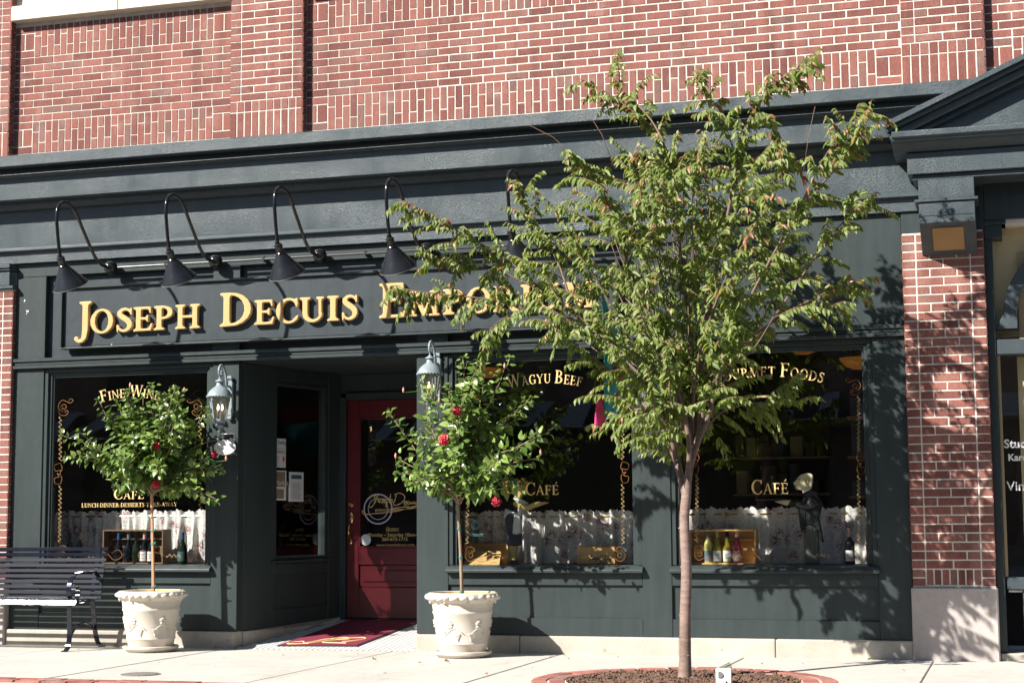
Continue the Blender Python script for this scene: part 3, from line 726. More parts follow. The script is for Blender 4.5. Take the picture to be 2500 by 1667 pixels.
# bulkheads under the windows
for (a, b) in [(-8.391, -6.70), (-4.525, -2.885), (-2.645, -1.035)]:
    MB().box(a+.001, b-.001, .003, .10, .545, .64).build('bulkhead_rail', pt, SF, bevel=.003)
    MB().box(a+.001, b-.001, .026, .10, .283, .543).build('bulkhead_panel', pt, SF)
    MB().box(a+.001, b-.001, .003, .10, .142, .282).build('bulkhead_base', pt, SF, bevel=.003)
    MB().extr([(-.052, .647), (-.052, .668), (-.030, .690), (.02, .705), (.09, .705), (.09, .641), (-.03, .641)], a-.012, b+.012).build('window_sill', M['paint'], SF, bevel=.002)
# concrete plinth in blocks
for a, b in [(XL, -7.2), (-7.2, -6.452), (-4.80, -3.9), (-3.9, -2.58), (-2.58, -1.83), (-1.83, XR-.002)]:
    MB().box(a+.002, b-.002, -.045, .15, -.04, .140).build('plinth_block', M['plinth'], SF, bevel=.012, seg=2)
# cornice
def cornice(par):
    c = thing_part('cornice', par, MB().extr([(.05, 4.30), (-.345, 4.37), (-.36, 4.362), (-.36, 4.272), (-.352, 4.266), (-.245, 4.264), (-.245, 4.224), (-.292, 4.214), (-.296, 4.204), (-.250, 4.198), (-.232, 4.188), (.05, 4.188)], -10.6, 0.35), M['tin'])
    MB().extr([(-.228, 4.186), (-.222, 3.992), (-.214, 3.988), (-.14, 3.985), (-.14, 3.955), (-.10, 3.95), (-.09, 3.925), (-.05, 3.92), (.05, 3.92), (.05, 4.186)], -10.6, 0.35).build('fascia', M['tin'], c)
    MB().extr([(-.036, 3.918), (-.030, 3.583), (.05, 3.583), (.05, 3.918)], -10.6, -.60).build('frieze', M['tin'], c)
    MB().extr([(-.040, 3.582), (-.072, 3.558), (-.080, 3.548), (-.045, 3.540), (-.042, 3.522), (-.038, 3.515), (-.040, 3.437), (.05, 3.437), (.05, 3.581)], -10.6, -.60).build('moulding', M['tin'], c)
    return c
def thing_part(name, par, mb, mat): return mb.build(name, mat, par)
cornice(SF)
# left pier capital
cp = MB(); cp.box(-10.6, -8.716, -.095, .1, 3.392, 3.435); cp.box(-10.6, -8.722, -.08, .1, 3.372, 3.390); cp.box(-10.6, -8.735, -.062, .1, 3.235, 3.370); cp.box(-10.6, -8.69, -.075, .1, 3.205, 3.232)
cp.build('pier_capital', M['tin'], SF, bevel=.004)

# display windows: frame, pane, painted lettering and scrollwork on the glass
WINS = [(-8.391, -6.70), (-4.525, -2.885), (-2.645, -1.035)]
YG = .062
def window(a, b):
    fr = MB(); z0, z1 = .706, 2.464
    # stepped frame
    for (o, i, y0, y1) in ((0, .038, .012, .10), (.038, .066, .034, .10), (.066, .082, .048, .10)):
        fr.box(a+o, a+i, y0, y1, z0, z1-o); fr.box(b-i, b-o, y0, y1, z0, z1-o)
        fr.box(a+i, b-i, y0, y1, z1-i, z1-o)
    w = fr.build('window', pt, SF, bevel=.003)
    MB().box(a+.07, b-.07, YG, YG+.006, z0-.002, z1-.075).build('pane', M['glass'], w)
    return w
W1, W2, W3 = [window(a, b) for a, b in WINS]
def up(px, py): p = P(px, py, YG-.003); return (p.x, p.z)
def scroll_paths(mb, paths, w=.0019):
    for pth in paths:
        q = smooth_path([up(*p) for p in pth], 7); n = len(q)
        ws = [w*(0.45+1.0*math.sin(PI*min(1, max(0, i/(n-1))))) for i in range(n)]
        ribbon(mb, q, ws, (1, 0, 0), (0, 0, 1), (0, YG-.0015, 0))
def flourish(x, y, s, fx=1, fy=1):
    """corner flourish of three loops; s in px of the photograph"""
    T = lambda u, v: (x+fx*u*s, y+fy*v*s)
    return [[T(0, 1.0), T(-.35, .78), T(-.42, .45), T(-.1, .05), T(.35, .22), T(.55, .28), T(.78, .1), T(.62, -.06), T(.45, .05), T(.52, .16)],
            [T(-.3, .62), T(.0, .38), T(.22, .55), T(.1, .78), T(-.12, .72), T(-.02, .55)],
            [T(-.42, .88), T(-.25, 1.25), T(.18, 1.28), T(.38, 1.02), T(.24, .88), T(.12, 1.0), T(.25, 1.1)]]
def chain(mb, p0, p1, amp=3.6, per=11):
    L = math.hypot(p1[0]-p0[0], p1[1]-p0[1]); n = int(L/1.6); dx, dy = (p1[0]-p0[0])/L, (p1[1]-p0[1])/L
    for ph in (0,):
        q = []
        for i in range(n+1):
            t = i/n*L; k = amp*math.sin(2*PI*t/per+ph)+.35*amp*math.sin(4*PI*t/per)
            q.append(up(p0[0]+dx*t-dy*k, p0[1]+dy*t+dx*k))
        ribbon(mb, q, .0021, (1, 0, 0), (0, 0, 1), (0, YG-.0015-(.001 if ph else 0), 0))
def knot(x, y, s, fx=1):
    return [[(x, y-s), (x-fx*.55*s, y-.75*s), (x-fx*.45*s, y-.25*s), (x, y-.3*s), (x-fx*.05*s, y+.05*s), (x-fx*.3*s, y), (x-fx*.1*s, y+.3*s), (x-fx*.55*s, y+.45*s), (x-fx*.45*s, y+.95*s), (x, y+s)],
            [(x, y-s), (x+fx*.18*s, y-.5*s), (x, y-.1*s)], [(x, y+.1*s), (x+fx*.15*s, y+.5*s), (x, y+s)]]
def window_art(W, L, R, T, Bm, xa, xb, xm0, xm1):
    sc, ch = MB(), MB()
    scroll_paths(sc, flourish(L+8, T, 30)+flourish(R-8, T, 30, -1)+flourish(L+6, Bm-4, 28, 1, -1)+flourish(R-6, Bm-4, 28, -1, -1))
    ym = (T+Bm)/2-18
    scroll_paths(sc, knot(L, ym, 26)+knot(R, ym, 26, -1))
    chain(ch, (L, T+42), (L, ym-30)); chain(ch, (L, ym+30), (L-2, Bm-48)); chain(ch, (R, T+42), (R, ym-30)); chain(ch, (R, ym+30), (R+1, Bm-48))
    xc = (L+R)/2; yb = Bm-16
    scroll_paths(sc, [[(xc-85, yb), (xc-60, yb-8), (xc-40, yb+10), (xc-20, yb+2), (xc-28, yb-14), (xc-46, yb-6)], [(xc+85, yb), (xc+60, yb-8), (xc+40, yb+10), (xc+20, yb+2), (xc+28, yb-14), (xc+46, yb-6)]])
    chain(ch, (xa, yb), (xc-88, yb)); chain(ch, (xc+88, yb), (xb, yb))
    tag(sc.build('scrollwork', M['copper'], W), kind='stuff'); tag(ch.build('gilt_chain', M['goldleaf'], W), kind='stuff')
window_art(W1, 147, 488, 975, 1372, 215, 440, 0, 0)
window_art(W2, 1142, 1520, 965, 1375, 1215, 1450, 0, 0)
window_art(W3, 1702, 2096, 925, 1372, 1775, 2030, 0, 0)
gl = M['goldleaf']; yt = YG-.004
arc_text('lettering', '^FINE ^WINES', (247, 983), (322, 969), (402, 982), .077, 1.38, gl, W1, yt)
arc_text('lettering', '^WAGYU ^BEEF', (1240, 950), (1330, 935), (1420, 944), .076, 1.42, gl, W2, yt)
arc_text('lettering', '^GOURMET ^FOODS', (1738, 938), (1872, 919), (2010, 935), .078, 1.42, gl, W3, yt)
arc_text('lettering', '^CAF\u00c9', (277, 1218), (316, 1217.5), (353, 1217), .069, 1.3, gl, W1, yt)
arc_text('lettering', '^CAF\u00c9', (1282, 1208), (1324, 1207.5), (1366, 1207), .078, 1.3, gl, W2, yt)
arc_text('lettering', '^CAF\u00c9', (1834, 1206), (1880, 1205.5), (1927, 1205), .086, 1.3, gl, W3, yt)
arc_text('lettering', 'LUNCH.DINNER.DESSERTS.TAKE-AWAY', (199, 1238), (315, 1237), (433, 1235.5), .036, 1, gl, W1, yt)

# ------------------------------------------------------------------ recessed entrance
YD = 1.5
pj = P(838, 1200, YD); XJ = pj.x; ZF = P(845, 1511, YD).z
print('door plane', XJ, ZF, P(843, 978, YD).z, P(1018, 1300, YD).x)
XJR = XJ+1.02
fl = MB().add([(-6.449, -.03, -.002), (-4.803, -.03, -.002), (XJR+.1, YD, ZF-.004), (XJ-.1, YD, ZF-.004), (-6.449, -.03, -.05), (-4.803, -.03, -.05), (XJR+.1, YD, -.05), (XJ-.1, YD, -.05)],
              [(0, 1, 2, 3), (4, 7, 6, 5), (0, 4, 5, 1), (1, 5, 6, 2), (2, 6, 7, 3), (3, 7, 4, 0)])
floor = struct(fl.build('entrance_floor', M['grout']))
tw, tb = MB(), MB(); s_ = .0508
rampz = lambda y: ZF*(y+.03)/(YD+.03)
for j in range(30):
    y = -.025+s_*j
    t = (y+.03)/(YD+.03); xa, xb = -6.449+t*(XJ+6.449), -4.803+t*(XJR+4.803)
    n0 = math.ceil((xa+7)/s_); n1 = math.floor((xb+7)/s_)
    for i in range(n0, n1):
        x = -7+i*s_; z = rampz(y+s_/2)+.001; k = ZF/(YD+.03)*s_/2; c = .011; h = s_/2-.0015
        cx, cy = x+s_/2, y+s_/2
        oct_ = [(-h+c, -h), (h-c, -h), (h, -h+c), (h, h-c), (h-c, h), (-h+c, h), (-h, h-c), (-h, -h+c)]
        vs = [(cx+u, cy+v, z+v*ZF/(YD+.03)) for u, v in oct_]+[(cx+u, cy+v, z-.006+v*ZF/(YD+.03)) for u, v in oct_]
        tw.add(vs, [tuple(range(8))]+[(i2, i2+8, (i2+1) % 8+8, (i2+1) % 8) for i2 in range(8)])
        d = .0095; vs = [(cx-h+u, cy-h+v, z+(v-h)*ZF/(YD+.03)) for u, v in ((-d, 0), (0, -d), (d, 0), (0, d))]
        tb.add(vs, [(0, 1, 2, 3)])
tag(tw.build('white_tiles', M['tilew'], floor), kind='stuff'); tag(tb.build('dark_tiles', M['tileb'], floor), kind='stuff')
# slanted side walls with their windows
def side_wall(xa, xb, flip):
    A = Vector((xa, .121, 0)); B = Vector((xb, YD, 0)); d = (B-A); L = d.length; d.normalize(); nrm = Vector((d.y, -d.x, 0)) if not flip else Vector((-d.y, d.x, 0))
    def slab_(u0, u1, t0, t1, z0, z1, z0b=None):
        mb = MB(); z0b = z0 if z0b is None else z0b; vs = []
        for u, zz in ((u0, z0), (u1, z0b)):
            for t in (t0, t1): vs += [tuple(A+d*u+nrm*t+Vector((0, 0, zz))), tuple(A+d*u+nrm*t+Vector((0, 0, z1)))]
        return mb.add(vs, [(0, 1, 3, 2), (4, 6, 7, 5), (0, 4, 5, 1), (2, 3, 7, 6), (1, 5, 7, 3), (0, 2, 6, 4)])
    p = slab_(0, L, -.10, -.02, .13, .70).build('entry_side_wall', pt, SF)
    slab_(0, L, -.10, .012, -.02, .135, ZF+.02).build('plinth_block', M['plinth'], SF, bevel=.004)
    slab_(0, .30*L, -.10, 0, .14, 2.46).build('stile', pt, p, bevel=.004); slab_(.86*L, L, -.10, 0, .14, 2.46).build('stile', pt, p, bevel=.004)
    for z0, z1 in ((.14, .30), (.60, .70), (2.34, 2.46)): slab_(.302*L, .858*L, -.10, -.002, z0, z1).build('rail', pt, p, bevel=.003)
    slab_(.27*L, .89*L, -.02, .03, .705, .73).build('sill', pt, p, bevel=.004)
    fr = MB(); o = len(fr.v)
    for (u0, u1, z0, z1) in ((.302*L, .33*L, .735, 2.335), (.83*L, .858*L, .735, 2.335), (.33*L, .83*L, 2.30, 2.335), (.33*L, .83*L, .735, .765)):
        q = slab_(u0, u1, -.09, -.012, z0, z1); fr.add(q.v, q.f)
    w = fr.build('side_window', pt, p, bevel=.003)
    slab_(.32*L, .84*L, -.06, -.054, .75, 2.32).build('pane', M['glass'], p)
    return p, A, d, nrm, L
SWL, A_, d_, n_, L_ = side_wall(-6.449, XJ-.02, False)
side_wall(-4.803, XJR+.02, True)
MB().add([(-6.6, .10, 2.462), (-4.65, .10, 2.462), (XJR+.2, YD+.1, 2.462), (XJ-.2, YD+.1, 2.462), (-6.6, .10, 2.49), (-4.65, .10, 2.49), (XJR+.2, YD+.1, 2.49), (XJ-.2, YD+.1, 2.49)],
         [(0, 3, 2, 1), (4, 5, 6, 7), (0, 1, 5, 4), (1, 2, 6, 5), (2, 3, 7, 6), (3, 0, 4, 7)]).build('entry_ceiling', pt, SF)
ZT = P(843, 978, YD).z
fr = MB(); fr.box(XJ-.03, XJ+.035, YD-.03, YD+.08, ZF-.02, ZT+.03); fr.box(XJR-.035, XJR+.03, YD-.03, YD+.08, ZF-.02, ZT+.03); fr.box(XJ+.035, XJR-.035, YD-.03, YD+.08, ZT+.002, ZT+.07)
fr.box(XJ-.03, XJR+.03, YD, YD+.06, ZT+.07, 2.46)
fr.box(XJ+.036, XJR-.036, YD-.05, YD+.08, ZF-.03, ZF+.008)
fr.build('door_frame', pt, SF, bevel=.004)
# door
dx0, dx1 = XJ+.04, XJR-.04; dz0 = ZF+.012; zg0 = P(890, 1337, YD).z; gx0 = P(876, 1200, YD).x; gx1 = dx1-(gx0-dx0)
dr = MB(); dr.box(dx0, gx0, YD, YD+.045, dz0, ZT); dr.box(gx1, dx1, YD, YD+.045, dz0, ZT)
zgt = P(900, 1019, YD).z
dr.box(gx0, gx1, YD, YD+.045, zgt, ZT); zr = P(890, 1378, YD).z; zp0 = P(890, 1433, YD).z
dr.box(gx0, gx1, YD, YD+.045, zr, zg0); dr.box(gx0, gx1, YD, YD+.045, dz0, zp0)
door = dr.build('door', M['red'], SF, bevel=.004)
pn = MB(); pn.box(gx0, gx1, YD+.018, YD+.04, zp0, zr); pn.box(gx0+.05, gx1-.05, YD+.006, YD+.018, zp0+.05, zr-.05); pn.build('door_panel', M['red'], door, bevel=.006)
bd = MB(); e = .016
bd.box(gx0, gx0+e, YD-.004, YD+.03, zg0, zgt); bd.box(gx1-e, gx1, YD-.004, YD+.03, zg0, zgt); bd.box(gx0+e, gx1-e, YD-.004, YD+.03, zg0, zg0+e); bd.box(gx0+e, gx1-e, YD-.004, YD+.03, zgt-e, zgt)
bd.build('glazing_bead', M['red'], door, bevel=.003)
MB().box(gx0+.002, gx1-.002, YD+.02, YD+.026, zg0+.002, zgt-.002).build('pane', M['glass'], door)
hb = MB(); hp = P(858, 1263, YD); hq = P(857, 1322, YD)
hb.lathe([(.001, .0), (.027, 0), (.027, .012), (.018, .02), (.001, .02)], P(857, 1231, YD)+Vector((0, -.001, 0)), 16, Matrix.Rotation(PI/2, 3, 'X'))
hb.ball(hp+Vector((0, -.008, .0)), .03, 12, 8, (.8, .3, 1.9)); hb.ball(hq+Vector((0, -.008, 0)), .018, 10, 8, (.9, .4, 1.6))
hb.tube(smooth_path([tuple(hp+Vector((0, -.015, -.03))), tuple(hp+Vector((0, -.05, -.07))), tuple((hp+hq)/2+Vector((0, -.062, -.02))), tuple(hq+Vector((0, -.045, .05))), tuple(hq+Vector((0, -.012, .005)))], 5), [.007]*21, 8)
hb.build('handle', M['brass'], door, smooth=True, auto=40)
# door glass lettering
yd = YD+.017
def dpt(px, py): p = P(px, py, yd); return (p.x, p.z)
ci = MB()
for r0, w in ((34, .012), (24, .006)):
    q = [dpt(923+r0*math.cos(a), 1242+r0*1.06*math.sin(a)) for a in [PI*2*i/36 for i in range(37)]]
    ribbon(ci, q, w, (1, 0, 0), (0, 0, 1), (0, yd+.001, 0))
ci.build('ring_emblem', M['f_white'], door)
def script_path(strokes, w, T, org, ux, uz, mat, par, name='script_lettering'):
    mb = MB()
    for st in strokes:
        q = smooth_path([T(*p) for p in st], 5); n = len(q)
        ribbon(mb, q, [w*(.55+.6*abs(math.sin(i*.7))) for i in range(n)], ux, uz, org)
    return mb.build(name, mat, par)
# the signature: strokes in a 100-unit wide box, v downwards
SIG = [[(2, 26), (6, 30), (14, 22), (20, 8), (24, 2), (18, 4), (14, 10), (22, 12)], [(24, 18), (22, 14), (25, 12), (28, 15), (26, 19), (24, 18), (29, 15)],
       [(34, 11), (31, 13), (33, 16), (32, 20), (29, 19)], [(34, 17), (39, 14), (37, 12), (34, 15), (36, 20), (40, 17)], [(42, 12), (39, 30), (42, 22), (41, 14), (46, 12), (46, 17), (42, 19)],
       [(50, 2), (47, 20), (50, 14), (53, 14), (52, 19), (55, 18)], [(58, 4), (62, 2), (60, 12), (56, 24), (66, 24), (78, 16), (80, 6), (70, 0), (60, 3)],
       [(78, 22), (84, 19), (82, 16), (79, 20), (81, 25), (86, 21)], [(90, 17), (87, 18), (87, 23), (91, 22)], [(92, 17), (92, 22), (96, 21), (97, 17), (97, 22), (100, 20), (101, 17), (101, 22), (105, 18), (104, 22), (108, 24)],
       [(-6, 40), (-12, 36), (-8, 44), (20, 42), (60, 38), (100, 28), (110, 24)], [(108, 24), (104, 30), (70, 34), (48, 34), (60, 31), (90, 28)]]
script_path(SIG, .008, lambda u, v: dpt(898+u*1.12, 1203+v*1.18), (0, yd, 0), (1, 0, 0), (0, 0, 1), M['goldleaf'], door)
plain_text('lettering', 'EMPORIUM', P(916, 1249, yd), (1, 0, 0), (0, 0, 1), .040, M['goldleaf'], door)
arc_text('lettering', '^HOURS:', (943, 1297), (959, 1296.5), (975, 1296), .030, 1.3, M['goldleaf'], door, yd)
for tx, px, py, sz in (('Monday \u2013 Saturday 10am-6pm', 898, 1309, .046), ('260-672-1715', 932, 1319.5, .046), ('www.josephdecuis.com', 919, 1333, .040)):
    plain_text('lettering', tx, P(px, py, yd), (1, 0, 0), (0, 0, 1), sz, M['goldleaf'], door)
st = MB(); st.lathe([(.001, .0), (.052, 0), (.052, .002), (.001, .002)], P(893, 1317, YD+.018), 24, Matrix.Rotation(PI/2, 3, 'X')); st.build('round_sticker', M['apron'], door)

# paper notices taped inside the slanted side window
def notice(px0, py0, px1, py1, label, deco):
    pp = A_+n_*(-.050)
    c = [PL(px0, py0, pp, n_), PL(px1, py0, pp, n_), PL(px1, py1, pp, n_), PL(px0, py1, pp, n_)]
    z1, z0 = (c[0].z+c[1].z)/2, (c[2].z+c[3].z)/2; u0 = ((c[0]-A_).dot(d_)); u1 = ((c[1]-A_).dot(d_))
    O = A_+d_*u0+n_*(-.050); h = z1-z0; w = u1-u0
    def rc(a0, a1, b0, b1, t):
        mb = MB(); vs = []
        for tt in (0, t):
            for a, b in ((a0, b0), (a1, b0), (a1, b1), (a0, b1)): vs.append(tuple(O+d_*(a*w)+n_*tt+Vector((0, 0, z0+b*h))))
        return mb.add(vs, [(0, 3, 2, 1), (4, 5, 6, 7), (0, 1, 5, 4), (1, 2, 6, 5), (2, 3, 7, 6), (3, 0, 4, 7)])
    o = rc(0, 1, 0, 1, .0012).build('notice', M['paper']); tag(o, label, 'notice', 'paper notices in the side window of the entrance')
    for (a0, a1, b0, b1, m) in deco:
        rc(a0, a1, b0, b1, .0022).build('print_block', M[m], o)
    return o, O, w, h, z0
lines_ = lambda y0, y1, n, a0=.15, a1=.85: [(a0+RNG.uniform(0, .12), a1-RNG.uniform(0, .12), y0+(y1-y0)*i/n, y0+(y1-y0)*i/n+.018, 'print') for i in range(n)]
o, O, w, h, z0 = notice(662, 1070, 698, 1141, 'white notice with a small tomato drawing, upper one in the side window', lines_(.05, .42, 5, .1, .6)+[(.1, .9, .56, .575, 'print'), (.1, .9, .64, .655, 'print')])
mb = MB(); cc = O+d_*(w*.78)+n_*.002+Vector((0, 0, z0+h*.30)); mb.ball(cc, .022, 12, 8, (1, .1, 1.1)); mb.build('tomato_print', M['orange'], o)
plain_text('lettering', 'Swing', O+d_*(w*.42)+n_*.003+Vector((0, 0, z0+h*.80)), d_, (0, 0, 1), w*.26, M['teal'], o)
plain_text('lettering', 'at ROANOKE', O+d_*(w*.16)+n_*.003+Vector((0, 0, z0+h*.49)), d_, (0, 0, 1), w*.13, M['print'], o)
o, O, w, h, z0 = notice(661, 1148, 699, 1221, 'notice with a brown Market heading, lower left in the side window', [(.1, .92, .46, .96, 'kraft'), (.24, .84, .06, .38, 'kraft')])
plain_text('lettering', 'Market', O+d_*(w*.30)+n_*.004+Vector((0, 0, z0+h*.52)), d_, (0, 0, 1), w*.27, M['paper'], o)
notice(706, 1152, 741, 1224, 'white letter with a dark green logo on top, right of the other notices', [(.15, .85, .77, .90, 'teal')]+lines_(.1, .66, 9))
# ------------------------------------------------------------------ shop interior
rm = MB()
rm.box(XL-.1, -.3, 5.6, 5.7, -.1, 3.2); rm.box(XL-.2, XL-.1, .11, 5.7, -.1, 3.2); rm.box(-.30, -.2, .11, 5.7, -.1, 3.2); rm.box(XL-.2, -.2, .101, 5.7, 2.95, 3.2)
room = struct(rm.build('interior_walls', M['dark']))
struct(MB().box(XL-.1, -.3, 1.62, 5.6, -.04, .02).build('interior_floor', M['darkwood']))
YC = .52
for k, (a, b) in enumerate(WINS):
    struct(MB().box(a-.1, b+.12 if k else b-.1, .101, .95, .60, .704).build('window_stage', M['darkwood'], None, bevel=.004))
# shelves in the depth of the shop
def shelf(x0, x1, y, n, z0, dz, label):
    t = thing('display_shelf', ((x0+x1)/2, y, .02), label, 'shelf', None)
    MB().box(x0, x1, y+.3, y+.32, .02, z0+n*dz).build('back_panel', M['dark'], t)
    for i in range(n): MB().box(x0, x1, y, y+.3, z0+i*dz-.02, z0+i*dz).build('shelf_board', M['pine'], t)
    r = random.Random(n)
    for i in range(n):
        x = x0+.03
        while x < x1-.12:
            w, h = r.uniform(.07, .16), r.uniform(.12, dz-.06)
            MB().box(x, x+w, y+.05, y+.22, z0+i*dz+.001, z0+i*dz+h).build('goods', M[r.choice(['shelfgoods', 'cream', 'lbl_blue', 'shelfgoods'])], t, bevel=.006); x += w+r.uniform(.01, .06)
shelf(-1.45, -.45, 2.2, 5, .55, .36, 'shelves of packaged goods deep inside, seen behind the waiter cutout')
shelf(-2.7, -1.75, 3.4, 4, .60, .36, 'dim shelves of goods far back behind the right window')
# amber bowl lights
for px, py, y, r, lb in ((1190, 905, 1.3, .15, 'amber glass bowl lamp glowing behind the top left of the middle window'), (1960, 846, 1.5, .16, 'amber glass bowl lamp at the very top edge of the right window'), (2098, 880, 1.1, .17, 'amber glass bowl lamp at the top right corner of the right window')):
    c = P(px, py, y); t = thing('bowl_lamp', c, lb, 'pendant lamp')
    MB().lathe([(.001, -.45*r), (.35*r, -.42*r), (.72*r, -.25*r), (.95*r, .02*r), (r, .12*r), (.96*r, .13*r), (.7*r, -.15*r), (.001, -.35*r)], c, 24).build('bowl', M['pendant'], t, smooth=True, auto=50)
    st = MB()
    for a in (0, 2.1, 4.2): st.tube([c+Vector((r*.95*math.cos(a), r*.95*math.sin(a), .1*r)), c+Vector((0, 0, .5))], .004, 6)
    st.tube([c+Vector((0, 0, .5)), Vector((c.x, c.y, 2.94))], .006, 6); st.build('hanger', M['black'], t)
# glass tube rail under the lettering of the right window
a, b = P(1775, 972, .18), P(1905, 966, .18); t = thing('glass_shelf', a, 'glass shelf with a pale front edge hanging below the lettering of the right window', 'shelf')
MB().box(a.x, b.x, .10, .22, a.z-.055, a.z-.048).build('glass_plate', M['clear'], t, bevel=.002); MB().bar(a, b, .016, .016).build('front_edge', M['cream'], t)
mb = MB(); mb.lathe([(.001, 0), (.05, 0), (.055, .012), (.001, .012)], P(1908, 976, .16), 24, Matrix.Rotation(PI/2, 3, 'X')); mb.build('end_disc', M['clear'], t)

# curtains
def curtain(px0, px1, pyt, label, seed):
    r = random.Random(seed); x0, x1 = P(px0, 1250, YC).x, P(px1, 1250, YC).x; zt = P((px0+px1)/2, pyt, YC).z
    zh = zt-.055; zb = .708
    nx, nz = int((x1-x0)/.008), 22; V, F, UV = [], [], []
    ph = [r.uniform(0, 6.28) for _ in range(6)]
    fold = lambda x: .5*math.sin(2*PI*x/.115+1.6*math.sin(x*5+ph[0])+ph[1])+.32*math.sin(2*PI*x/.07+2*math.sin(x*3.1+ph[2])+ph[3])+.3*math.sin(2*PI*x/.31+ph[4])
    for j in range(nz+1):
        v = j/nz
        for i in range(nx+1):
            x = x0+(x1-x0)*i/nx; f = fold(x); rag = .007*math.sin(x*57+ph[5])+.006*math.sin(x*113+ph[2])+.006*math.sin(x*23)+.004*math.sin(x*211)
            if v > .88: z = zh+(v-.88)/.12*(.05+rag); amp = .010+.5*(v-.88)/.12*.03; 
            else: z = zb+(zh-zb)*v/.88; amp = .010+.030*min(1, (1-v/.88)*2.2)
            V.append((x+.3*amp*math.sin(40*x), YC+amp*f, z)); UV.append(((x-x0)*1.35+.0*f, z*1.0))
    for j in range(nz):
        for i in range(nx):
            k = j*(nx+1)+i; F.append((k, k+1, k+nx+2, k+nx+1))
    me = bpy.data.meshes.new('curtain'); me.from_pydata(V, [], F); uv = me.uv_layers.new(name='UVMap')
    uv.data.foreach_set('uv', [c for l in me.loops for c in UV[l.vertex_index]])
    me.polygons.foreach_set('use_smooth', [True]*len(me.polygons)); me.materials.append(M['curtain'])
    t = thing('curtain', ((x0+x1)/2, YC, zb), label, 'curtain'); link('cloth', me, t)
    MB().tube([(x0-.05, YC+.004, zh+.004), (x1+.05, YC+.004, zh+.004)], .007, 8).build('rod', M['brass'], t)
curtain(128, 514, 1246, 'floral cafe curtain behind the wines in the left window', 1)
curtain(1120, 1556, 1246, 'floral cafe curtain behind the maid cutout in the middle window', 2)
curtain(1656, 2140, 1238, 'floral cafe curtain behind the waiter cutout in the right window', 3)

# painted wooden cutout figures
def cut(t, name, zoomed, org, sc, y, th, mat, bev=.004):
    pts = [P(org[0]+u*sc, org[1]+v*sc, y) for u, v in zoomed]
    return MB().prism([(p.x, p.z) for p in pts], y-th/2, y+th/2).build(name, M[mat], t, bevel=bev)
s2 = .21259
def fig(px, label): return thing('cutout_figure', P(px, 1388, .30), label, 'cutout figure')
t = fig(1260, 'painted wooden maid cutout with curly golden hair and white apron holding out her arm'); o = (1100, 1100)
cut(t, 'head', [(742, 440), (770, 395), (805, 385), (855, 385), (862, 420), (884, 452), (856, 468), (872, 494), (822, 502), (815, 545), (738, 540), (752, 490)], o, s2, .30, .05, 'skin', .008)
cut(t, 'cap', [(690, 372), (740, 352), (792, 353), (800, 392), (752, 428), (712, 418)], o, s2, .297, .075, 'apron', .006)
hm = MB(); r = random.Random(5)
for cx, cy, rx, ry, n in ((660, 422, 60, 62, 70), (838, 358, 46, 34, 36)):
    for i in range(n):
        a, q = r.uniform(0, 2*PI), math.sqrt(r.random()); p = P(o[0]+(cx+rx*q*math.cos(a))*s2, o[1]+(cy+ry*q*math.sin(a))*s2, .30+r.uniform(-.04, .03)); hm.ball(p, r.uniform(.010, .016), 6, 4)
hm.build('hair', M['hair'], t, smooth=True)
cut(t, 'collar', [(733, 538), (790, 545), (850, 580), (884, 604), (862, 614), (790, 580), (738, 570)], o, s2, .298, .075, 'apron')
cut(t, 'arm', [(722, 600), (760, 575), (800, 585), (890, 622), (960, 592), (1020, 580), (1128, 586), (1120, 600), (1050, 622), (960, 655), (905, 682), (830, 684), (735, 632)], o, s2, .285, .06, 'skin', .008)
cut(t, 'dress', [(738, 632), (826, 684), (815, 720), (812, 960), (812, 1088), (740, 1094), (648, 1078), (656, 1000), (638, 900), (634, 800), (645, 755), (690, 700), (732, 690)], o, s2, .30, .05, 'navy', .008)
cut(t, 'bow', [(640, 662), (690, 690), (800, 722), (806, 742), (690, 716), (650, 735), (640, 768), (616, 772)], o, s2, .296, .07, 'apron')
cut(t, 'apron', [(790, 655), (826, 672), (812, 740), (812, 950), (770, 958), (725, 948), (728, 890), (745, 720), (778, 718)], o, s2, .294, .075, 'apron')
cut(t, 'legs', [(662, 1085), (775, 1090), (758, 1180), (772, 1260), (700, 1260), (700, 1180)], o, s2, .30, .04, 'skin', .008)
cut(t, 'shoes', [(690, 1268), (725, 1252), (778, 1262), (850, 1318), (848, 1336), (690, 1336)], o, s2, .30, .10, 'navy', .006)
t = fig(2010, 'painted wooden waiter cutout in a black tailcoat holding a tray, head in profile'); o = (1650, 1100)
cut(t, 'head', [(1440, 272), (1500, 258), (1555, 262), (1578, 285), (1575, 320), (1562, 432), (1540, 445), (1470, 470), (1442, 450), (1385, 446), (1372, 432), (1378, 416), (1362, 404), (1368, 390), (1348, 372), (1376, 345), (1400, 310), (1425, 285)], o, s2, .30, .05, 'pale', .008)
e_ = MB(); c = P(o[0]+1500*s2, o[1]+352*s2, .268); e_.tube([c+Vector((.012*math.cos(a), 0, .020*math.sin(a))) for a in [i*.45-1.4 for i in range(12)]], .004, 6); e_.build('ear', M['pale'], t, smooth=True)
b_ = MB(); p = P(o[0]+1412*s2, o[1]+340*s2, .274); b_.ball(p, .005, 8, 6); b_.tube([P(o[0]+1395*s2, o[1]+325*s2, .273), P(o[0]+1432*s2, o[1]+318*s2, .273)], .003, 6); b_.tube([P(o[0]+1352*s2, o[1]+410*s2, .273), P(o[0]+1385*s2, o[1]+408*s2, .273)], .0022, 6); b_.build('face_paint', M['coat'], t)
cut(t, 'collar', [(1452, 472), (1532, 428), (1548, 442), (1465, 490)], o, s2, .296, .07, 'white')
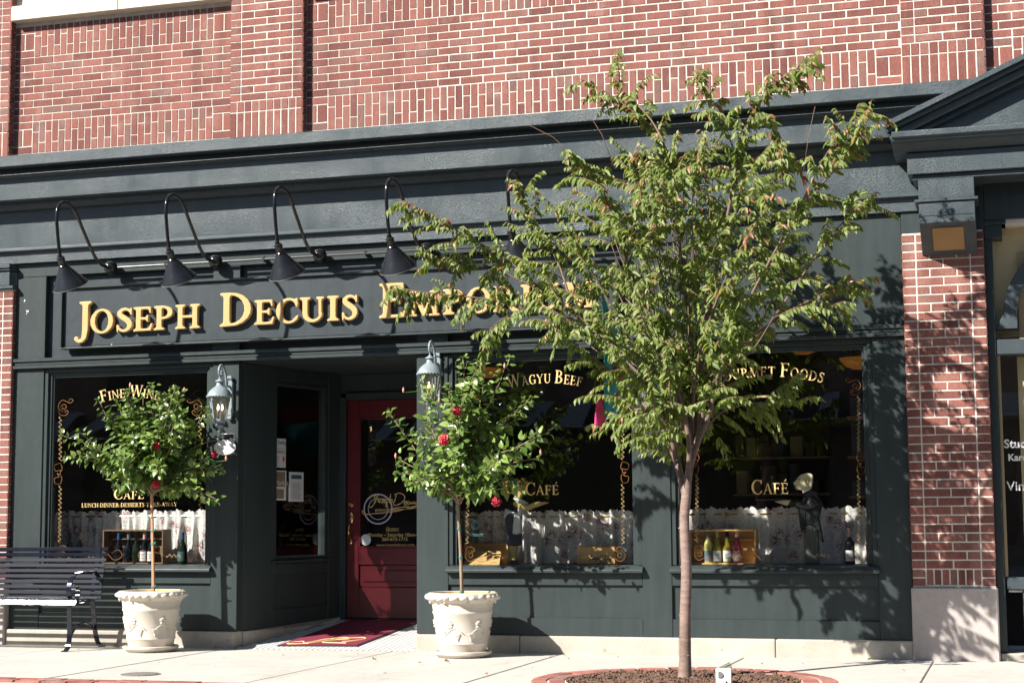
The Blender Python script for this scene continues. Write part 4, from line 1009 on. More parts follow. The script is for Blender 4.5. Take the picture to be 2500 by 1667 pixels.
cut(t, 'tailcoat', [(1470, 488), (1545, 442), (1640, 500), (1692, 600), (1664, 690), (1645, 760), (1702, 1048), (1680, 1056), (1600, 880), (1550, 850), (1490, 862), (1440, 934), (1420, 800), (1408, 662), (1290, 602), (1322, 558), (1440, 592), (1462, 540)], o, s2, .30, .05, 'coat', .008)
cut(t, 'lapel', [(1470, 492), (1500, 520), (1490, 860), (1474, 880)], o, s2, .296, .06, 'navy')
cut(t, 'sleeve', [(1560, 520), (1625, 545), (1655, 610), (1620, 665), (1500, 690), (1380, 640), (1320, 600), (1335, 565), (1440, 600), (1520, 590)], o, s2, .280, .05, 'coat', .01)
cut(t, 'hand', [(1130, 582), (1300, 556), (1322, 572), (1282, 632), (1205, 606)], o, s2, .285, .05, 'pale', .006)
tr = MB(); a, b = P(o[0]+930*s2, o[1]+560*s2, .28), P(o[0]+1330*s2, o[1]+560*s2, .28); tr.obox((a+b)/2, ((b.x-a.x)/2, 0, 0), (0, .07, 0), (0, 0, .006)); tr.build('tray', M['coat'], t, bevel=.003)
cut(t, 'trousers', [(1490, 862), (1550, 850), (1612, 890), (1642, 1000), (1652, 1296), (1500, 1296), (1492, 1100)], o, s2, .30, .045, 'stripe', .008)
cut(t, 'shoes', [(1450, 1340), (1500, 1292), (1655, 1292), (1660, 1372), (1450, 1372)], o, s2, .30, .10, 'coat', .006)
fl_ = thing('champagne_flute', P(o[0]+1110*s2, o[1]+552*s2, .28), 'empty champagne flute standing on the tray of the waiter cutout', 'glass'); h = P(o[0]+1110*s2, o[1]+262*s2, .28).z-fl_.location.z
MB().lathe([(.001, .006), (.024, .007), (.003, .014), (.003, .4*h), (.014, .5*h), (.018, .75*h), (.016, h), (.0145, h), (.016, .75*h), (.012, .52*h), (.001, .45*h)], fl_.location, 16).build('bowl', M['clear'], fl_, smooth=True)

# wine bottles and boxes
def bottle(px, pyb, pyt, y, glass, foil, labelm, lab, slope=False, r=None):
    a, b = P(px, pyb, y), P(px, pyt, y); b.z = b.z; h = max(.28, b.z-.707); z0 = .706; c = Vector((a.x, y, z0)); r = r or .0385
    t = thing('wine_bottle', c, lab, 'bottle', 'wine bottles in the windows')
    sh = [(.001, 0), (r*.95, .0), (r, .008), (r, .46*h), (r*.72, .60*h), (r*.38, .72*h), (.0145, .78*h)] if slope else [(.001, 0), (r*.95, 0), (r, .008), (r, .58*h), (r*.92, .63*h), (r*.6, .69*h), (.0155, .74*h)]
    MB().lathe(sh+[(.0140, .80*h), (.0138, h), (.001, h)], c, 20).build('glass_body', M[glass], t, smooth=True, auto=50)
    MB().lathe([(.0150, .78*h), (.0148, .955*h), (.0165, .957*h), (.0165, .985*h), (.0150, 1.004*h), (.001, 1.006*h)], c, 16).build('foil', M[foil], t, smooth=True, auto=40)
    if labelm:
        lb = MB(); n = 12; z0_, z1_ = (.10*h, .40*h)
        for i in range(n+1):
            an = -PI/2-.95+1.9*i/n
            for rr, zz in ((r+.0006, z0_), (r+.0006, z1_)): lb.v.append((c.x+rr*math.cos(an), c.y+rr*math.sin(an), c.z+zz))
        lb.f = [(2*i, 2*i+2, 2*i+3, 2*i+1) for i in range(n)]
        lo = lb.build('label', M[labelm], t, smooth=True)
        ln = MB()
        for zz, hw in ((.30, .5), (.25, .35), (.18, .45)):
            for i in range(6):
                a0, a1 = -PI/2-hw+2*hw*i/6, -PI/2-hw+2*hw*(i+.8)/6; q = r+.0012
                ln.add([(c.x+q*math.cos(a0), c.y+q*math.sin(a0), c.z+zz*h), (c.x+q*math.cos(a1), c.y+q*math.sin(a1), c.z+zz*h), (c.x+q*math.cos(a1), c.y+q*math.sin(a1), c.z+(zz+.018)*h), (c.x+q*math.cos(a0), c.y+q*math.sin(a0), c.z+(zz+.018)*h)], [(0, 1, 2, 3)])
        ln.build('label_print', M['print'], lo)
    return t
def open_box(px0, px1, pyt, y0, dep, label, bar=.70, wood='pine'):
    x0, x1 = P(px0, 1340, y0).x, P(px1, 1340, y0).x; z0 = .706; z1 = P((px0+px1)/2, pyt, y0).z; th = .014
    t = thing('wine_box', ((x0+x1)/2, y0, z0), label, 'wooden box')
    MB().box(x0, x0+th, y0, y0+dep, z0, z1).build('side_board', M[wood], t, bevel=.002); MB().box(x1-th, x1, y0, y0+dep, z0, z1).build('side_board', M[wood], t, bevel=.002)
    MB().box(x0+th, x1-th, y0, y0+dep, z1-th, z1-.001).build('top_board', M[wood], t, bevel=.002); MB().box(x0+th, x1-th, y0, y0+dep, z0+.0005, z0+th).build('bottom_board', M[wood], t, bevel=.002)
    n = 4
    for i in range(n): MB().box(x0+th, x1-th, y0+dep-.01, y0+dep, z0+th+(z1-z0-2*th)*i/n+.001, z0+th+(z1-z0-2*th)*(i+1)/n-.001).build('back_board', M[wood], t)
    zb = z0+(z1-z0)*bar; MB().box(x0+th, x1-th, y0+dep-.06, y0+dep-.012, zb-.006, zb+.006).build('cross_bar', M[wood], t, bevel=.002)
    return t
open_box(1681, 1846, 1292, .19, .15, 'open pine wine box with four bottles standing in it, right window')
bottle(1730, 1387, 1302, .24, 'btl_white', 'foil_grey', 'lbl_blue', 'pale white wine bottle with slate label and grey foil, first in the pine box')
bottle(1753, 1387, 1304, .235, 'btl_yellow', 'foil_gold', 'lbl_white', 'golden wine bottle with olive foil, second in the pine box', True)
bottle(1777, 1387, 1296, .23, 'btl_yellow', 'btl_black', 'lbl_white', 'golden wine bottle with tall black foil and white label, third in the pine box', True)
bottle(1800, 1387, 1305, .235, 'btl_rose', 'foil_pink', 'lbl_pink', 'rose wine bottle with pink foil, last in the pine box', True)
bottle(2076, 1390, 1308, .22, 'btl_black', 'lbl_pink', 'lbl_white', 'dark red wine bottle with white label standing alone at the right of the window')
open_box(250, 398, 1292, .20, .15, 'open wooden wine box with dark bottles, left window', .70, 'shadepine')
for i, (px, g_, f_, l_, lb) in enumerate(((289, 'btl_black', 'foil_blue', None, 'dark bottle with blue foil, first in the left window box'), (313, 'btl_black', 'foil_grey', None, 'dark bottle with grey foil, second in the left window box'), (332, 'btl_green', 'btl_black', None, 'green black bottle third in the left window box'), (352, 'btl_black', 'foil_pink', 'lbl_white', 'dark bottle with arched white label and rusty foil, left of the wooden stake'), (370, 'btl_black', 'foil_grey', 'lbl_white', 'dark bottle with square white label, half behind the wooden stake'))):
    bottle(px, 1378, 1303+i, .235+.012*(i % 2), g_, f_, l_, lb, True)
bottle(445, 1379, 1300, .20, 'btl_green', 'foil_blue', 'teal', 'large dark sparkling wine bottle with blue foil, right end of the left window', True, .044)
for px, lb in ((170, 'dark bottle in the shade at the left end of the left window'), (195, 'reddish dark bottle in the shade beside the first one in the left window')):
    bottle(px, 1378, 1305, .30, 'btl_black', 'lbl_pink' if px > 180 else 'btl_black', None, lb, True)
# boxes in the middle window
x0, x1 = P(1408, 1340, .22).x, P(1503, 1340, .22).x; z1 = P(1455, 1333, .22).z
t = thing('wine_box', ((x0+x1)/2, .2, .706), 'closed wooden wine box with dark script branding, right side of the middle window', 'wooden box')
MB().box(x0, x1, .225, .36, .706, z1).build('box_body', M['pine'], t, bevel=.003); MB().box(x0+.006, x1-.006, .215, .224, .712, z1-.006).build('front_panel', M['pine'], t, bevel=.003)
script_path(SIG, .006, lambda u, v: (x0+.09+u*.0019, z1-.07-v*.0019), (0, .2145, 0), (1, 0, 0), (0, 0, 1), M['kraft'], t, 'branding')
script_path([[(30, 60), (70, 58)], [(38, 68), (62, 67)]], .005, lambda u, v: (x0+.09+u*.0019, z1-.06-v*.0019), (0, .2145, 0), (1, 0, 0), (0, 0, 1), M['kraft'], t, 'branding')
t = thing('wine_box', P(1180, 1384, .3), 'opened wooden wine box with its pale lid leaning forward, left corner of the middle window', 'wooden box')
x0, x1 = P(1131, 1340, .30).x, P(1240, 1340, .30).x; z1 = P(1190, 1326, .34).z
for a, b, y0, y1 in ((x0, x1, .42, .435), (x0, x0+.014, .30, .419), (x1-.014, x1, .30, .419)): MB().box(a, b, y0, y1, .706, z1).build('side_board', M['pine'], t, bevel=.002)
q = [P(1160, 1343, .26), P(1224, 1345, .26), P(1219, 1380, .12), P(1131, 1381, .12)]
for p_ in (q[2], q[3]): p_.z = .712
mb = MB(); mb.add([tuple(p_) for p_ in q]+[tuple(p_-Vector((0, 0, .012))) for p_ in q], [(0, 1, 2, 3), (4, 7, 6, 5), (0, 4, 5, 1), (1, 5, 6, 2), (2, 6, 7, 3), (3, 7, 4, 0)]); mb.build('lid', M['pine'], t)
ux, uy = (q[2]-q[3]), (q[0]-q[3]); lb = MB(); nn = ux.cross(uy).normalized()
for st in ([(.2+.03*k*math.cos(k*.5)+.3, .5+.022*k*math.sin(k*.5)) for k in range(10)], [(.25, .3), (.5, .2), (.75, .45), (.45, .62), (.3, .45)], [(.7, .1), (.9, .12)]):
    ribbon(lb, smooth_path(st, 5), .012, ux, uy, q[3]+nn*.001, .001) if False else lb.tube([q[3]+ux*a+uy*b+nn*.001 for a, b in smooth_path(st, 5)], .002, 5)
lb.build('branding', M['kraft'], t)
# round sticker on the curtain side
st = MB(); c = P(1162, 1281, YG+.004)
st.lathe([(.018, 0), (.04, 0), (.04, .001), (.018, .001)], P(1162, 1281, YG-.002), 24, Matrix.Rotation(PI/2, 3, 'X')); tag(st.build('round_decal', M['teal']), 'round dark blue ring decal on the middle window glass', 'sticker')
mb = MB(); a, b = P(1144, 1302, YG-.003), P(1180, 1308, YG-.003); mb.box(a.x, b.x, YG-.004, YG-.003, b.z, a.z); tag(mb.build('strip_decal', M['teal']), 'narrow dark blue strip decal below the round decal', 'sticker')

# ------------------------------------------------------------------ shop sign
SGN = thing('shop_sign', (-5.6, -.03, 2.62), 'long dark sign panel with raised gold serif lettering above the windows', 'sign')
b_ = MB(); b_.box(-8.172, -3.057, -.048, .033, 2.652, 3.172); b_.build('sign_board', M['panel'], SGN, bevel=.003)
MB().extr([(-.078, 2.628), (-.078, 2.636), (-.048, 2.651), (.034, 2.651), (.034, 2.628)], -8.195, -3.035).build('ledge', M['paint'], SGN, bevel=.002)
MB().box(-8.19, -3.04, -.075, .054, 3.173, 3.192).build('bead', M['paint'], SGN, bevel=.002)
for a, b in ((-8.195, -8.173), (-3.056, -3.034)): MB().box(a, b, -.080, .054, 2.652, 3.172).build('bead', M['paint'], SGN, bevel=.002)
LET = [('J', 183, 222, 1), ('O', 222, 276, 0), ('S', 286, 322, 0), ('E', 327, 371, 0), ('P', 377, 421, 0), ('H', 429, 487, 0), ('D', 538, 612, 1), ('E', 622, 668, 0), ('C', 675, 727, 0), ('U', 733, 790, 0), ('I', 800, 826, 0), ('S', 836, 872, 0),
       ('E', 927, 990, 1), ('M', 1000, 1072, 0), ('P', 1083, 1130, 0), ('O', 1140, 1198, 0), ('R', 1206, 1266, 0), ('I', 1273, 1299, 0), ('U', 1305, 1364, 0), ('M', 1376, 1452, 0)]
yL = -.049-.024
for ch, p0, p1, bigc in LET:
    lo = glyph_loops(ch)[1]; us = [u for lp in lo for u, v in lp]; u0, u1 = min(us), max(us)
    X0, X1 = P(p0, 780, -.09).x, P(p1, 780, -.09).x; zb = 2.757+(X0+8.0)/4.8*.040; sy = .285 if bigc else .205
    sx = (X1-X0)/(u1-u0); o = text_mesh('letter', [(ch, X0-u0*sx, zb, sx, sy, 0)], (0, yL, 0), (1, 0, 0), (0, 0, 1), M['gold'], SGN, .030, .006)
# ------------------------------------------------------------------ gooseneck lights over the sign
pipe = MB(); pz = 3.345; pipe.tube([(-7.68, -.055, pz), (-2.62, -.055, pz)], .0115, 10)
PIPE = thing('conduit_pipe', (-5.2, -.05, pz), 'thin black conduit pipe running along the top of the sign between the lamp bases', 'pipe')
pipe.build('pipe', M['blackpipe'], PIPE, smooth=True, auto=40)
for x in (-7.15, -6.2, -5.25, -4.2, -3.1):
    MB().box(x-.008, x+.008, -.07, .004, pz-.022, pz+.022).build('pipe_clip', M['blackpipe'], PIPE)
def gooseneck(first):
    D = .66; c = Vector((0, 0, 0))
    t = first
    m = MB(); m.lathe([(.001, -.07), (.028, -.068), (.05, -.045), (.062, -.01), (.062, .0), (.052, .02), (.001, .02)], (0, -.055, 0), 20, Matrix.Rotation(-PI/2, 3, 'X'))
    for a in range(6): m.ball((.046*math.cos(a*PI/3), -.098, .046*math.sin(a*PI/3)), .006, 6, 4)
    m.build('base_globe', M['black'], t, smooth=True, auto=50)
    path = smooth_path([(0, -.10, 0), (0, -.19, .01), (0, -.27, .09), (0, -.38, .28), (0, -.48, .45), (0, -.56, .505), (0, -.635, .47), (0, -.665, .36), (0, -.645, .15), (0, -.628, .035), (0, -.622, .000)], 7)
    MB().tube([(x-.05*min(1, max(0, (-y-.1)/.55)), -.10+(y+.10)*1.38 if y < -.1 else y, z*.93) for x, y, z in path], .0145, 10).build('gooseneck_arm', M['black'], t, smooth=True, auto=40)
    tip = Vector((-.047, -.820, -.012)); ax = Vector((.06, .27, -.50)).normalized(); R3 = ax.to_track_quat('Z', 'Y').to_matrix()
    m = MB(); m.lathe([(.013, -.02), (.02, -.018), (.02, .0), (.034, .01), (.034, .035), (.031, .04), (.031, .075), (.036, .08), (.036, .105), (.047, .11)], tip, 20, R3); m.build('socket', M['black'], t, smooth=True, auto=35)
    m = MB(); m.lathe([(.040, .09), (.052, .108), (.146, .262), (.151, .270), (.153, .267), (.146, .255), (.050, .112), (.038, .10)], tip, 36, R3); m.build('lamp_shade', M['black'], t, smooth=True, auto=40)
    m = MB(); m.lathe([(.147, .2655), (.1545, .2695), (.1545, .274), (.146, .270)], tip, 36, R3); m.build('shade_rim', M['steel'], t, smooth=True)
    m = MB(); m.ball(tip+ax*.16, .03, 12, 8); m.build('bulb', M['white'], t, smooth=True)
    return t
gx = [P(px, 655-(px-270)*.0587, -.06).x for px in (271, 527, 781, 1042, 1325)]
names = ['first from the left, over the start of the first word', 'second from the left, over the gap after the first word', 'third from the left, over the second word', 'fourth from the left, just before the third word', 'fifth from the left, half hidden by the tree']
g0 = thing('gooseneck_light', (0, 0, 0), 'black gooseneck light, '+names[0], 'sign light', 'gooseneck lights over the sign')
gooseneck(g0); g0.location = (gx[0], 0, pz)
for x, nm in zip(gx[1:], names[1:]):
    c = copy_tree(g0); c.location = (x, 0, pz); c['label'] = 'black gooseneck light, '+nm

# ------------------------------------------------------------------ wall lanterns
def lantern(t):
    m = MB(); q = .03
    out = [(-.022, -.15), (.022, -.15), (.034, -.11), (.030, -.05), (.030, .13), (.034, .16), (.022, .19), (-.022, .19), (-.034, .16), (-.030, .13), (-.030, -.05), (-.034, -.11)]
    m.prism(out, -.035, -.001); m.build('back_plate', M['lantern'], t, bevel=.006)
    m = MB()
    for zc, sg in ((.20, 1), (-.155, -1)):
        for k in range(5):
            a = (k-2)*.38; m.ball((.026*math.sin(a), -.03, zc+sg*.018*math.cos(a)), .014, 8, 6, (.7, 1.2, 1.6))
    tag(m.build('shell_ornament', M['lantern'], t, smooth=True), kind='stuff')
    arm = smooth_path([(0, -.03, .14), (0, -.07, .13), (0, -.10, .17), (0, -.12, .25), (0, -.17, .315), (0, -.225, .32), (0, -.258, .28), (0, -.250, .235), (0, -.222, .222), (0, -.205, .245), (0, -.215, .265)], 6)
    m = MB(); m.tube(arm, [.012]*44+[.010]*(len(arm)-44), 8); m.tube([(0, -.245, .24), (0, -.24, .20)], .008, 8); m.ball((0, -.09, .165), .016, 8, 6); m.build('scroll_arm', M['lantern'], t, smooth=True, auto=50)
    c = (0, -.24, 0)
    m = MB(); m.lathe([(.001, .20), (.012, .195), (.016, .185), (.043, .170), (.046, .163), (.030, .158), (.034, .125), (.050, .112), (.062, .105), (.095, .075), (.118, .035), (.124, .022), (.118, .016), (.08, .016)], c, 32)
    for k in range(26): a = 2*PI*k/26; m.ball((c[0]+.119*math.cos(a), c[1]+.119*math.sin(a), .018), .009, 6, 4)
    m.build('roof', M['lantern'], t, smooth=True, auto=45)
    m = MB(); zt, zb, rt, rb = .012, -.205, .098, .062; gp = MB()
    for k in range(6):
        a, a2 = PI/3*k+.12, PI/3*(k+1)+.12; p = lambda r, z, an: Vector((c[0]+r*math.cos(an), c[1]+r*math.sin(an), z))
        m.bar(p(rt, zt, a), p(rb, zb, a), .012, .012); m.bar(p(rt, zt, a), p(rt, zt, a2), .012, .014); m.bar(p(rb, zb, a), p(rb, zb, a2), .012, .014); m.bar(p(.5*rt+.5*rb+.02, -.03, a), p(rt, zt-.004, a+.22), .006, .006)
        gp.add([p(rt-.004, zt, a), p(rt-.004, zt, a2), p(rb-.004, zb, a2), p(rb-.004, zb, a)], [(0, 1, 2, 3)])
    m.build('cage', M['lantern'], t); gp.build('glass_panes', M['clear'], t)
    m = MB(); m.lathe([(.062, -.208), (.055, -.225), (.030, -.235), (.034, -.250), (.046, -.258), (.030, -.268), (.012, -.285), (.020, -.300), (.014, -.318), (.004, -.335), (.001, -.345)], c, 20); m.build('finial', M['lantern'], t, smooth=True, auto=45)
    m = MB(); bl_ = MB()
    for k in range(3):
        a = 2*PI*k/3+.5; x, y = c[0]+.026*math.cos(a), c[1]+.026*math.sin(a); m.lathe([(.001, -.2), (.009, -.2), (.009, -.115), (.001, -.113)], (x, y, 0), 10)
        bl_.lathe([(.001, -.113), (.007, -.105), (.010, -.09), (.007, -.07), (.001, -.052)], (x, y, 0), 10)
    m.build('candle_sleeves', M['cream'], t); bl_.build('bulbs', M['bulb'], t, smooth=True)
lx0 = P(522, 960, -.24); l0 = thing('wall_lantern', (0, 0, 0), 'verdigris carriage lantern with lit bulbs on the post left of the entrance', 'wall lantern', 'wall lanterns beside the entrance')
lantern(l0); zl = P(520, 968, -.24).z-.018; l0.location = (P(560, 970, -.03).x, 0, zl); l0.scale = (.9, .9, .9); print('lantern x', lx0.x, l0.location.x)
l1 = copy_tree(l0); l1.location = (P(1068, 905, -.03).x, 0, P(1030, 913, -.24).z-.018); l1['label'] = 'verdigris carriage lantern right of the entrance, partly behind the hibiscus leaves'
# open sign
c = P(549, 1092, -.12); t = thing('open_sign', c, 'small white oval OPEN sign hanging from a white wire under the left lantern', 'sign')
mb = MB(); mb.lathe([(.001, -.006), (.098, -.006), (.104, 0), (.098, .006), (.001, .006)], c, 40, Matrix(((1, 0, 0), (0, 0, 1), (0, .63, 0)))); mb.build('oval_board', M['white'], t, smooth=True, auto=30)
mb = MB(); mb.lathe([(.088, -.0075), (.092, -.0075), (.092, -.006), (.088, -.006)], c+Vector((0, 0, 0)), 40, Matrix(((1, 0, 0), (0, 0, 1), (0, .60, 0)))); mb.build('inset_line', M['paper'], t)
plain_text('lettering', 'OPEN', c+Vector((-.066, -.0075, -.018)), (1, 0, 0), (0, 0, 1), .058, M['f_white'], t, .0005)
mb = MB(); a, b = P(532, 1082, -.12), P(571, 1080, -.12); zt_ = P(550, 1059, -.12).z
mb.tube([(a.x, -.12, c.z+.045), (a.x, -.12, zt_), (b.x, -.12, zt_), (b.x, -.12, c.z+.045)], .004, 6); mb.tube([((a.x+b.x)/2, -.12, zt_), ((a.x+b.x)/2, 0, zt_+.01)], .003, 6); mb.build('wire_hanger', M['white'], t)

# ------------------------------------------------------------------ bench
BX = -7.70; bn = thing('park_bench', (-8.5, -.42, 0), 'glossy black steel slat bench with curled armrests in front of the left window', 'bench')
yb0 = -.16
prof = []       # (y, z, tilt) of the back slats, top to bottom
for i in range(10):
    f = i/9; z = .845-.415*f; y = -.155-.10*f**1.2-.02*math.sin(PI*f); prof.append((y, z))
XA, XE = -9.75, -7.61
for i, (y, z) in enumerate(prof):
    tl = .30 if i > 1 else .15; dz, dy = .0165*math.cos(tl), .0165*math.sin(tl)
    MB().obox(((XA+XE)/2, y, z), ((XE-XA)/2, 0, 0), (0, dy, dz), (0, -.005*math.cos(tl), .005*math.sin(tl))).build('back_slat', M['bench'], bn, bevel=.003)
for i in range(6):
    f = i/5; y = -.31-.315*f; z = .425-.022*math.sin(PI*f)+.008*f
    MB().obox(((XA+XE)/2, y, z), ((XE-XA)/2, 0, 0), (0, .0165, 0), (0, 0, .006)).build('seat_slat', M['bench'], bn, bevel=.004)
fs = MB(); fs.obox(((XA+XE)/2, -.655, .405), ((XE-XA)/2, 0, 0), (0, .009, .0195), (0, -.0055, .0025)); fs.build('front_slat', M['bench'], bn, bevel=.004, seg=3)
def strap(pts, x, w, th):
    m = MB(); q = smooth_path(pts, 6); n = len(q)
    for i, (y, z) in enumerate(q):
        y0, z0 = q[max(i-1, 0)]; y1, z1 = q[min(i+1, n-1)]; dy, dz = y1-y0, z1-z0; L = math.hypot(dy, dz) or 1; ny, nz = -dz/L*th/2, dy/L*th/2
        for s in (1, -1):
            for xx in (x-w/2, x+w/2): m.v.append((xx, y+ny*s, z+nz*s))
    for i in range(n-1):
        k = 4*i; m.f += [(k, k+4, k+5, k+1), (k+2, k+3, k+7, k+6), (k, k+2, k+6, k+4), (k+1, k+5, k+7, k+3)]
    m.f += [(0, 1, 3, 2), (4*n-4, 4*n-2, 4*n-1, 4*n-3)]
    return m
for x in (BX, -9.62):
    strap([(-.70, .004), (-.655, .01), (-.618, .05), (-.605, .14), (-.612, .30), (-.622, .40)], x, .045, .010).build('leg', M['bench'], bn, bevel=.002)
    strap([(-.06, .004), (-.105, .01), (-.165, .07), (-.205, .18), (-.225, .30), (-.25, .42), (-.235, .55), (-.185, .72), (-.160, .86)], x, .045, .010).build('leg', M['bench'], bn, bevel=.002)
    strap([(-.60, .12), (-.52, .19), (-.42, .225), (-.32, .21), (-.21, .15)], x, .035, .008).build('leg_brace', M['bench'], bn, bevel=.002)
    strap([(-.635, .40), (-.5, .39), (-.36, .395), (-.245, .415)], x, .035, .010).build('seat_rail', M['bench'], bn, bevel=.002)
    strap([(-.21, .655), (-.30, .655), (-.42, .655), (-.53, .64), (-.61, .58), (-.635, .50), (-.60, .435), (-.545, .42), (-.495, .45), (-.485, .50), (-.515, .535), (-.55, .525), (-.56, .495), (-.545, .475)], x, .045, .007).build('armrest', M['bench'], bn, bevel=.002)
MB().box(-8.62, -8.56, -.19, -.182, .70, .76).build('plaque', M['black'], bn, bevel=.002)

# ------------------------------------------------------------------ planters
def planter(px, py, d, label, seed):
    b = P(px, py, -d); c = Vector((b.x, -d, 0)); r = random.Random(seed)
    t = thing('planter', c, label, 'planter', 'cream planters beside the entrance')
    m = MB(); m.lathe([(.001, .0), (.185, .0), (.200, .006), (.218, .022), (.230, .028), (.232, .044), (.226, .050), (.216, .044), (.21, .02), (.001, .018)], c, 40); m.build('saucer', M['pot'], t, smooth=True, auto=35)
    prof = [(.150, .024), (.182, .024), (.196, .10), (.203, .108), (.203, .118), (.200, .124), (.232, .335), (.239, .345), (.239, .358), (.235, .366), (.246, .425), (.262, .436), (.283, .452), (.287, .475), (.280, .496), (.262, .506), (.252, .502), (.243, .470), (.235, .42), (.001, .42)]
    m = MB(); m.lathe(prof[:-3], c, 56); body = m.build('pot', M['pot'], t, smooth=True, auto=40)
    MB().lathe([(.2519, .5018), (.243, .470), (.228, .40), (.001, .40)], c, 40).build('inner_wall', M['potin'], t, smooth=True, auto=40)
    rel = MB(); rad = lambda z: .200+(.232-.200)*(z-.124)/.211
    def sp(a, z, off=0.0): q = rad(z)+off; return c+Vector((q*math.cos(a), q*math.sin(a), z))
    for k in range(26):                                   # fruit swag round the rim
        a = 2*PI*(k+r.uniform(-.2, .2))/26; q = .268
        rel.ball(c+Vector((q*math.cos(a), q*math.sin(a), .470+r.uniform(-.006, .006))), .034, 10, 8, (1.05, 1.05, .66))
        if k % 3 == 0: rel.ball(c+Vector((.262*math.cos(a+.1), .262*math.sin(a+.1), .437)), .013, 6, 5, (1, 1, 1.5))
    for k in range(6):                                    # vines, grapes and leaves
        a0 = 2*PI*k/6+r.uniform(-.1, .1)
        rel.tube([sp(a0+u*.9, .205+.028*math.sin(u*6+k), .002) for u in [i/9 for i in range(10)]], .0042, 6)
        for g in range(3):
            ga = a0+.12+.28*g; gz = .19+.02*math.sin(k*2+g)
            if g == 1:
                for q in range(5): rel.ball(sp(ga+.06*math.cos(q*1.26+.3), .262+.022*math.sin(q*1.26+.3), -.006), .020, 8, 6, (1.0, 1.0, .8))
            else:
                for row in range(5):
                    for q in range(5-row): rel.ball(sp(ga+(q-(4-row)/2)*.042, gz-row*.012+.01, .002), .0068, 6, 5)
    tag(rel.build('relief', M['pot'], body, smooth=True), kind='stuff')
    so_ = MB(); n = 26
    so_.lathe([(.001, .455), (.10, .452), (.20, .440), (.243, .430)], c, 40)
    for i in range(320):
        a, q = r.uniform(0, 2*PI), .225*math.sqrt(r.random()); so_.ball(c+Vector((q*math.cos(a), q*math.sin(a), .452+r.uniform(-.006, .006))), r.uniform(.003, .009), 5, 4, (1.4, 1, .7))
    tag(so_.build('soil', M['soil'], t), kind='stuff')
    return c
PC1 = planter(368, 1588, .47, 'cream planter with grape relief, left of the entrance beside the bench', 11)
PC2 = planter(1130, 1598, .47, 'cream planter with grape relief and cracked saucer, right of the entrance', 12)
# ------------------------------------------------------------------ leaves
def leaf_mesh(name, pts, droop, fold, mat):
    """pts: (t, halfwidth) along a unit leaf; lies along +X, face up +Z"""
    V, F = [(0, 0, 0)], []
    for t, w in pts:
        z = -droop*t*t; V += [(t, w, z+fold*w), (t, 0, z), (t, -w, z+fold*w)]
    V.append((1, 0, -droop)); n = len(pts)
    F += [(0, 2, 1), (0, 3, 2)]
    for i in range(n-1):
        a = 1+3*i; F += [(a, a+1, a+4, a+3), (a+1, a+2, a+5, a+4)]
    a = 1+3*(n-1); F += [(a, a+1, len(V)-1), (a+1, a+2, len(V)-1)]
    me = bpy.data.meshes.new(name); me.from_pydata(V, [], F); me.materials.append(mat)
    me.polygons.foreach_set('use_smooth', [True]*len(me.polygons)); return me
LT = [(.12, .10), (.30, .19), (.52, .205), (.75, .12)]
LH = [(.08, .16), (.25, .31), (.48, .33), (.72, .20), (.88, .08)]
leaf_t = [leaf_mesh('leaf', LT, d, f, M['leaf']) for d, f in ((.22, .45), (.40, .3), (.12, .6))]
leaf_a = [leaf_mesh('leaf', LT, d, f, M['autumn']) for d, f in ((.3, .7), (.5, .5))]
leaf_h = [leaf_mesh('leaf', LH, d, f, M['hleaf']) for d, f in ((.18, .25), (.34, .15), (.08, .4))]
def leaf_matrix(p, d, up, s):
    x = d.normalized(); y = up.cross(x)
    y = y.normalized() if y.length > 1e-4 else x.orthogonal().normalized()
    z = x.cross(y)
    return Matrix(((x.x*s, y.x*s, z.x*s, p.x), (x.y*s, y.y*s, z.y*s, p.y), (x.z*s, y.z*s, z.z*s, p.z), (0, 0, 0, 1)))
def place_leaves(parent, leaves, limit, stuff_name='foliage'):
    """leaves: (mesh, matrix). Those that show largest are single leaves, the rest one mesh per material"""
    sc = []
    for me, mt in leaves:
        px, py, w = proj(mt.translation); nrm = Vector((mt[0][2], mt[1][2], mt[2][2])); s = nrm.length; v = (mt.translation-CC).normalized()
        sc.append((abs(nrm.normalized().dot(v))*s*s/w**2)*(1 if -20 < px < 2520 and -20 < py < 1690 else 0)*(1+.6*max(0, -mt.translation.y-PIT_Y)))
    order = sorted(range(len(leaves)), key=lambda i: -sc[i]); ch = set(order[:limit])
    off = parent.location; rest = {}
    for i, (me, mt) in enumerate(leaves):
        if i in ch:
            o = bpy.data.objects.new('leaf', me); COL.objects.link(o); o.parent = parent
            o.matrix_local = Matrix.Translation(-off) @ mt
        else: rest.setdefault(me.materials[0], []).append((me, mt))
    for mat, ls in rest.items():
        VV, FF = [], []; base = 0
        for me, mt in ls:
            co = np.array([v.co[:] for v in me.vertices]); A = np.array(mt); VV.append(co @ A[:3, :3].T+A[:3, 3])
            FF += [tuple(k+base for k in p.vertices) for p in me.polygons]; base += len(co)
        nm = bpy.data.meshes.new(stuff_name); nm.from_pydata(np.vstack(VV).tolist(), [], FF); nm.materials.append(mat)
        nm.polygons.foreach_set('use_smooth', [True]*len(nm.polygons)); tag(link(stuff_name, nm, parent), kind='stuff')

